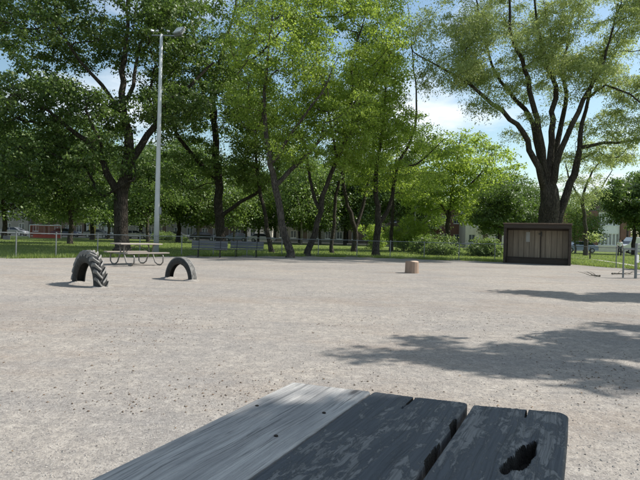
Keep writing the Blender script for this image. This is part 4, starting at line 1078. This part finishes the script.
# lamp posts further off
lpq = gx(414, 58); l2 = thing('lamp_post', 'slim grey lamp post on the lawn before the bright bushes', 'lamp post', lpq)
m = MB(); m.tube([(0,0,0),(0,0,6.6)], [.09,.05], 10); m.build('shaft', M['galv'], l2); m = MB(); m.tube([(0,0,6.55),(0,-.2,6.75),(0,-.6,6.8)], .03, 6); a_ = m.build('arm', M['galv'], l2)
m = MB(); m.box((-.12,-.95,6.76),(.12,-.5,6.86), bev=.03); m.build('lamp_head', M['galv'], l2)
uq = gx(627, 72); up_ = thing('utility_pole', 'dark wooden utility pole near the right edge beside the white house', 'utility pole', uq)
m = MB(); m.tube([(0,0,0),(0,0,6.6)], [.17,.12], 10); m.build('shaft', M['bark'], up_); m = MB(); m.box((-.9,-.06,5.9),(.9,.06,6.02)); ca = m.build('cross_arm', M['bark'], up_)
for x in (-.8,-.4,.4,.8): m = MB(); m.tube([(x,0,6.02),(x,0,6.18)], .04, 6); m.build('insulator', M['white'], ca)

# ------------------------------------------------------------------ soccer goal
ga = gx(29.5, 70); gb = gx(61, 70.6); gw_ = (gb-ga).length
gl = thing('soccer_goal', 'red and white soccer goal on the far lawn at left', 'goal', ga, math.atan2((gb-ga).y, (gb-ga).x))
GH = 1.75
for x in (0, gw_): m = MB(); m.tube([(x,0,0),(x,0,GH)], .065, 8); m.build('post', M['white'], gl)
m = MB(); m.tube([(-.05,0,GH),(gw_+.05,0,GH)], .065, 8); m.build('crossbar', M['white'], gl)
for x in (0, gw_): m = MB(); m.tube([(x,0,GH),(x-.15,.7,GH-.1),(x-.5,1.6,.05)], .045, 6); m.build('side_stay', M['red'], gl)
m = MB(); m.tube([(-.5,1.6,.05),(gw_-.5,1.6,.05)], .045, 6); m.tube([(-.15,.7,GH-.1),(gw_-.15,.7,GH-.1)], .035, 6); m.build('rear_bar', M['red'], gl)
net = []
def nl(a, b, w=.009):
    a, b = Vector(a), Vector(b); d = (b-a).normalized(); s = d.cross(Vector((0,1,0)));
    if s.length < .1: s = Vector((1,0,0))
    s = s.normalized()*w; net.extend([a-s, b-s, b+s, a+s])
for i in range(33):
    x = gw_*i/32; nl((x-.15,.7,GH-.1), (x-.5,1.6,.05), .011)
for j in range(13):
    t = j/12; nl((-.15-.35*t,.7+.9*t,GH-.1-(GH-.15)*t), (gw_-.15-.35*t,.7+.9*t,GH-.1-(GH-.15)*t), .011)
link('net', soup('net', np.array([tuple(v) for v in net]), 4, M['red']), gl, kind='stuff')
m = MB(); m.box((-.2,1.66,.08),(gw_-.6,1.70,.5)); m.build('red_banner', M['red'], gl)
# yellow park sign
yq = gx(92.5, 78); ys = thing('park_sign', 'small yellow two-legged sign between the soccer goal and the huge maple', 'sign', yq)
for x in (-.35,.35): m = MB(); m.box((x-.05,-.05,0),(x+.05,.05,1.9)); m.build('post', M['yellow'], ys)
m = MB(); m.box((-.55,-.08,1.25),(.55,-.052,2.0)); m.build('panel', M['yellow'], ys)

# ------------------------------------------------------------------ far picnic table
def plank(name, L, w, th, mat, parent, c, rot=(0,0,0), bev=.006):
    m = MB(); m.box((-L/2,-w/2,-th/2),(L/2,w/2,th/2), bev=bev); return m.build(name, mat, parent, c, rot)
tq = gr(136.5, 264.8); pt2 = thing('picnic_table', 'far picnic table with bent tube legs standing in front of the floodlight pole', 'picnic table', tq, R(50))
for k in range(3): plank('tabletop_plank', 1.6, .235, .04, M['palewood'], pt2, (0, (k-1)*.242, .74))
for s in (-1, 1):
    plank('seat_plank', 1.6, .25, .04, M['palewood'], pt2, (0, s*.68, .44))
    for x in (-.55, .55):
        m = MB(); y0 = s*.72
        m.tube([(x, s*.56, .415),(x, s*.74, .40),(x, s*.80, .30),(x, s*.78, .12),(x, s*.66, .03),(x, s*.45, .03),(x, s*.30, .10),(x, s*.10, .45),(x, s*.16, .70),(x, s*.30,.715)], .024, 8)
        m.build('leg', M['tubing'], pt2, smooth=True)
for x in (-.55, .55):
    m = MB(); m.tube([(x,-.56,.40),(x,.56,.40)], .02, 8); m.build('cross_tube', M['tubing'], pt2)
    m = MB(); m.tube([(x,-.05,.40),(0,0,.70)], .014, 6); m.build('brace', M['tubing'], pt2)

# ------------------------------------------------------------------ blue-grey benches by the fence
def bench(label, px, py, rz, L=1.75):
    q = gr(px, py); t = thing('park_bench', label, 'bench', q, rz, 'blue-grey benches by the fence')
    for k in range(3): plank('seat_slat', L, .12, .03, M['bluewood'], t, (0, -.14+k*.135, .40))
    for k in range(3): plank('back_slat', L, .115, .025, M['bluewood'], t, (0, .20+.025*k, .50+k*.125), (R(78),0,0))
    for x in (-L*.3, L*.3):
        m = MB(); m.tube([(x,-.18,0),(x,-.15,.385),(x,.17,.385),(x,.27,.86)], .022, 6); m.tube([(x,.2,0),(x,.13,.38)], .022, 6); m.build('leg_frame', M['black'], t)
    return t
bench('blue-grey park bench behind the smaller tyre, left of the pair', 209, 257.5, R(6))
bench('blue-grey park bench below the low right limb, right of the pair', 246, 257.2, R(-2))

# ------------------------------------------------------------------ person on the lawn
pq = gx(619.5, 51); pe = thing('person', 'person in a white top and dark trousers standing on the lawn at right', 'person', (pq.x, pq.y, -.02), R(-15))
def skinfig(name, mat, verts, edges, radii, parent, sub=1):
    me = bpy.data.meshes.new(name); me.from_pydata(verts, edges, []); o = link(name, me, parent)
    me.materials.append(mat); mod = o.modifiers.new('skin', 'SKIN'); mod.use_smooth_shade = True
    for i, rr in enumerate(radii): me.skin_vertices[0].data[i].radius = rr if isinstance(rr, tuple) else (rr, rr)
    me.skin_vertices[0].data[0].use_root = True
    sb = o.modifiers.new('sub', 'SUBSURF'); sb.levels = sub; sb.render_levels = sub; return o
def mk(name, mat, verts, edges, radii, parent):
    me = bpy.data.meshes.new(name); me.from_pydata(verts, edges, [])
    o = bpy.data.objects.new(name, me); COL.objects.link(o); bpy.context.view_layer.objects.active = o
    mod = o.modifiers.new('skin', 'SKIN'); mod.use_smooth_shade = True
    if not me.skin_vertices:
        o.select_set(True); bpy.ops.mesh.customdata_skin_add()
    for i, rr in enumerate(radii): me.skin_vertices[0].data[i].radius = (rr, rr) if not isinstance(rr, tuple) else rr
    me.skin_vertices[0].data[0].use_root = True
    sb = o.modifiers.new('sub', 'SUBSURF'); sb.levels = 1; sb.render_levels = 1
    me.materials.append(mat); o.parent = parent; return o
V_ = [(0,0,.95),(0,0,1.15),(0,.01,1.38),(0,0,1.50),(0,-.01,1.60),(0,-.015,1.70),
      (.18,0,1.40),(.24,.02,1.14),(.25,-.06,.92),(.25,-.09,.82),(-.18,0,1.40),(-.25,.02,1.15),(-.22,-.10,.95),(-.20,-.16,.88),
      (.09,0,.90),(.11,-.02,.50),(.12,.03,.08),(.12,-.12,.04),(-.09,0,.90),(-.12,-.04,.50),(-.15,0,.08),(-.16,-.15,.04)]
E_ = [(0,1),(1,2),(2,3),(3,4),(4,5),(2,6),(6,7),(7,8),(8,9),(2,10),(10,11),(11,12),(12,13),(0,14),(14,15),(15,16),(16,17),(0,18),(18,19),(19,20),(20,21)]
R_ = [.13,.12,(.14,.11),.055,.085,.075,.055,.045,.035,.035,.055,.045,.035,.035,.085,.06,.045,.035,.085,.06,.045,.035]
mk('body', M['skin'], V_, E_, R_, pe)
mk('shirt', M['shirt'], [V_[i] for i in (1,2,6,7,10,11,0)], [(0,1),(1,2),(2,3),(1,4),(4,5),(0,6)], [.15,(.17,.13),.075,.065,.075,.065,.155], pe)
mk('trousers', M['trousers'], [(0,0,.93)]+[V_[i] for i in (14,15,16,18,19,20)], [(0,1),(1,2),(2,3),(0,4),(4,5),(5,6)], [.15,.105,.085,.07,.105,.085,.07], pe)
mk('hair', M['hair'], [(0,.025,1.70),(0,.045,1.62),(0,.0,1.745)], [(0,1),(0,2)], [.085,.06,.05], pe)

# ------------------------------------------------------------------ near picnic table, in the foreground
TZ = .75
far_r = gr(569, 414, TZ); far_l = gr(303, 384, TZ)
j1 = gr(372, 392, TZ); j2 = gr(470, 404.5, TZ)
vp = ray(583, 246); tdir = Vector((vp.x, vp.y, 0)).normalized(); tang = math.atan2(tdir.y, tdir.x)   # planks run along this
tn = Vector((-tdir.y, tdir.x, 0))                              # to the left of the planks
nt_ = thing('picnic_table', 'near picnic table with worn navy and bare grey planks filling the bottom of the photo', 'picnic table', (far_r.x, far_r.y, 0), tang)
def loc2(p): d = p - far_r; return d.dot(tdir), d.dot(tn)
def hf(n, x, y, s):
    from mathutils import noise as mn
    return mn.noise(Vector((x*s[0], y*s[1], n*7.3)))
from mathutils import noise as mno
def big_plank(k, y0, y1, x1, skew, mat, L=1.9, th=.04, hole=None, splits=(), nick=()):
    """y0 right edge, y1 left edge (local), x1 far end at y0, skew = end shift per metre towards the left"""
    nx, ny = 340, 110; w = y1-y0; vs = []; xs = [ -L + (L)*(1-(1-i/nx)**1.0) for i in range(nx+1)]
    # denser near the far end that we see
    xs = [-L*((1-i/nx)**1.9) for i in range(nx+1)]
    def edge_in(y, x):     # ragged edges
        return .0015*mno.noise(Vector((x*22, k*3.1, 0))) 
    for i, xx in enumerate(xs):
        for j in range(ny+1):
            t = j/ny; tt = .5 - .5*math.cos(math.pi*t) if False else t
            y = y0 + w*tt; x = xx + x1 + skew*(y-y0) + (.004*mno.noise(Vector((k, y*40, 0))) if i > nx-3 else 0)
            cn_ = (.009 if k < 3 else (.024 if t < .5 else .006))                                     # rounded corners
            e = -xx
            if e < cn_:
                d = cn_-e; ins = cn_ - math.sqrt(max(0, cn_*cn_-d*d)) if d <= cn_ else 0
                y = y0 + ins + (w-2*ins)*tt if k < 3 else y + ins*(1-2*tt if tt < .5 else 0)
            if j == 0: y += abs(edge_in(y, x))
            if j == ny: y -= abs(edge_in(y, x))
            z = TZ
            z += .0011*mno.noise(Vector((x*5, y*85+k*9, 0))) + .0007*mno.noise(Vector((x*9, y*210+k*9, 3)))
            z += .002*mno.noise(Vector((x*2, y*6, k)))
            ed = min(j, ny-j, (nx-i)*.8)
            if ed < 1: z -= .0035
            elif ed < 2: z -= .001
            for (sx, sy, sl, sw) in splits:               # end splits
                dl = (x1+skew*(y-y0)) - x
                if dl < sl:
                    c = sy + .006*mno.noise(Vector((x*14, k, 5))); ww = sw*(1-dl/sl)
                    if abs(y-c) < ww + .0018: z -= .022*max(.3, 1-dl/sl)
            if hole:
                hx, hy, ha, hb, rot = hole; dx, dy = x-hx, y-hy
                a_ = (dx*math.cos(rot)+dy*math.sin(rot))/ha; b_ = (-dx*math.sin(rot)+dy*math.cos(rot))/hb
                rr = math.sqrt(a_*a_+b_*b_) + .5*mno.noise(Vector((x*22, y*55, 2)))
                if rr < 1: z -= .036*min(1, (1-rr)*5)
                elif rr < 1.25: z -= .002*(1.25-rr)*4
            for (qx, qy, qa, qb) in nick:
                rr = math.hypot((x-qx)/qa, (y-qy)/qb) + .35*mno.noise(Vector((x*60, y*90, 7)))
                if rr < 1: z -= .03*min(1, (1-rr)*4)
            vs.append((x, y, z))
    fs = [(i*(ny+1)+j, (i+1)*(ny+1)+j, (i+1)*(ny+1)+j+1, i*(ny+1)+j+1) for i in range(nx) for j in range(ny)]
    o0 = len(vs); ring = [i*(ny+1) for i in range(nx+1)] + [nx*(ny+1)+j for j in range(1, ny+1)] + [i*(ny+1)+ny for i in range(nx-1, -1, -1)] + [j for j in range(ny-1, 0, -1)]
    for q in ring: vs.append((vs[q][0], vs[q][1], TZ-th))
    n = len(ring)
    for q in range(n): fs.append((ring[q], o0+q, o0+(q+1)%n, ring[(q+1)%n]))
    fs.append(tuple(o0+q for q in range(n)))
    mb = MB(); mb.v = vs; mb.f = fs
    o = mb.build('tabletop_plank', mat, nt_); me = o.data; me.materials.append(M['rot'])
    if hole or nick:
        for p in me.polygons:
            if p.area < .01 and TZ-.039 < min(vs[i][2] for i in p.vertices) < TZ-.010 and max(vs[i][2] for i in p.vertices) > TZ-.0395 and len(p.vertices) == 4 and p.index < nx*ny: p.material_index = 1  # sunken faces get the near-black: rot plus painted shade of the hollow
    return o
yl = loc2(far_l); a1 = loc2(j1); a2 = loc2(j2)
pl_ = gr(150, 450, TZ); yleft = loc2(pl_)[1]
W3 = a2[1]; 
hA = Vector((*loc2(gr(506, 472, TZ)), 0)); hB = Vector((*loc2(gr(537, 441, TZ)), 0)); hole_c = (hA+hB)/2; hang = math.atan2((hB-hA).y, (hB-hA).x)
nick_c = loc2(gr(447, 425, TZ))
s3 = loc2(gr(527, 411, TZ)); s2 = loc2(gr(413, 398, TZ)); s1 = loc2(gr(330, 387, TZ))
sk = (a2[0]-0)/(a2[1])
p3 = big_plank(3, 0, a2[1]-.007, 0, sk, M['painted'], hole=(hole_c[0], hole_c[1], (hB-hA).length*.5, .017, hang), splits=[(0, s3[1], .06, .0003)])
p2 = big_plank(2, a2[1]+.005, a1[1]-.002, a2[0]+.004, (a1[0]-a2[0])/(a1[1]-a2[1]), M['painted'], splits=[(0, s2[1], .10, .0003)], nick=[(nick_c[0]+.02, a2[1]+.004, .035, .008), (nick_c[0]-.16, a2[1]+.003, .06, .006)])
p1 = big_plank(1, a1[1]+.002, yleft, a1[0], (yl[0]-a1[0])/(yl[1]-a1[1])*.9, M['greywood'], splits=[])
p3['label'] = 'navy painted plank with a rotten hole'; p2['label'] = 'navy painted middle plank with a chewed right edge'; p1['label'] = 'bare weathered grey plank'
# nail heads and knots
for px, py in ((257, 406), (324, 413), (276, 436)):
    q = gr(px, py, TZ); x, y = loc2(q); m = MB(); m.tube([(x,y,TZ-.004),(x,y,TZ+.0016),(x,y,TZ+.0022)], [.0042,.0042,.0028], 10); m.build('nail_head', M['nail'], nt_)
for x in (-.18, -1.6):
    m = MB(); m.box((x-.045, .03, TZ-.082), (x+.045, yleft-.03, TZ-.0425), bev=.004); m.build('cross_cleat', M['greywood'], nt_)
for s, yb in ((0, -.42), (1, yleft+.42)):
    m = MB(); m.box((-1.75, yb-.12, .41), (-.75, yb+.12, .45), bev=.005); m.build('seat_plank', M['greywood'], nt_)
for x in (-.95, -1.6):
    m = MB(); m.box((x-.02, -.5, .33), (x+.02, yleft+.5, .409), bev=.004); m.build('seat_bearer', M['greywood'], nt_)
    for s in (-1, 1):
        yc = yleft/2; m = MB(); m.tube([(x+.045, yc+s*.2, TZ-.044), (x+.045, yc+s*.62, 0)], .04, 6); m.build('leg', M['greywood'], nt_)
# scattered dry leaves and twigs on the gravel near the table
def litter():
    r = np.random.RandomState(8); n = 70; Y = 2.0*(12/2.0)**r.rand(n); X = (r.rand(n)*2-1)*(Y*.68)
    a = r.rand(n)*6.28; l = .007+.012*r.rand(n); c, s_ = np.cos(a)*l, np.sin(a)*l
    P = np.stack([X, Y, 0*X+.004], 1); d = np.stack([c, s_, 0*c], 1); e = np.stack([-s_*.4, c*.4, 0*c], 1)
    up_v = np.array([0,0,.006])
    V = np.stack([P-d, P+e+up_v, P+d, P-e+up_v], 1).reshape(-1, 3)
    link('leaf_litter', soup('leaf_litter', V, 4, M['leaflitter']), kind='stuff', label='dry brown leaf bits lying about the gravel yard', cat='litter')
litter()
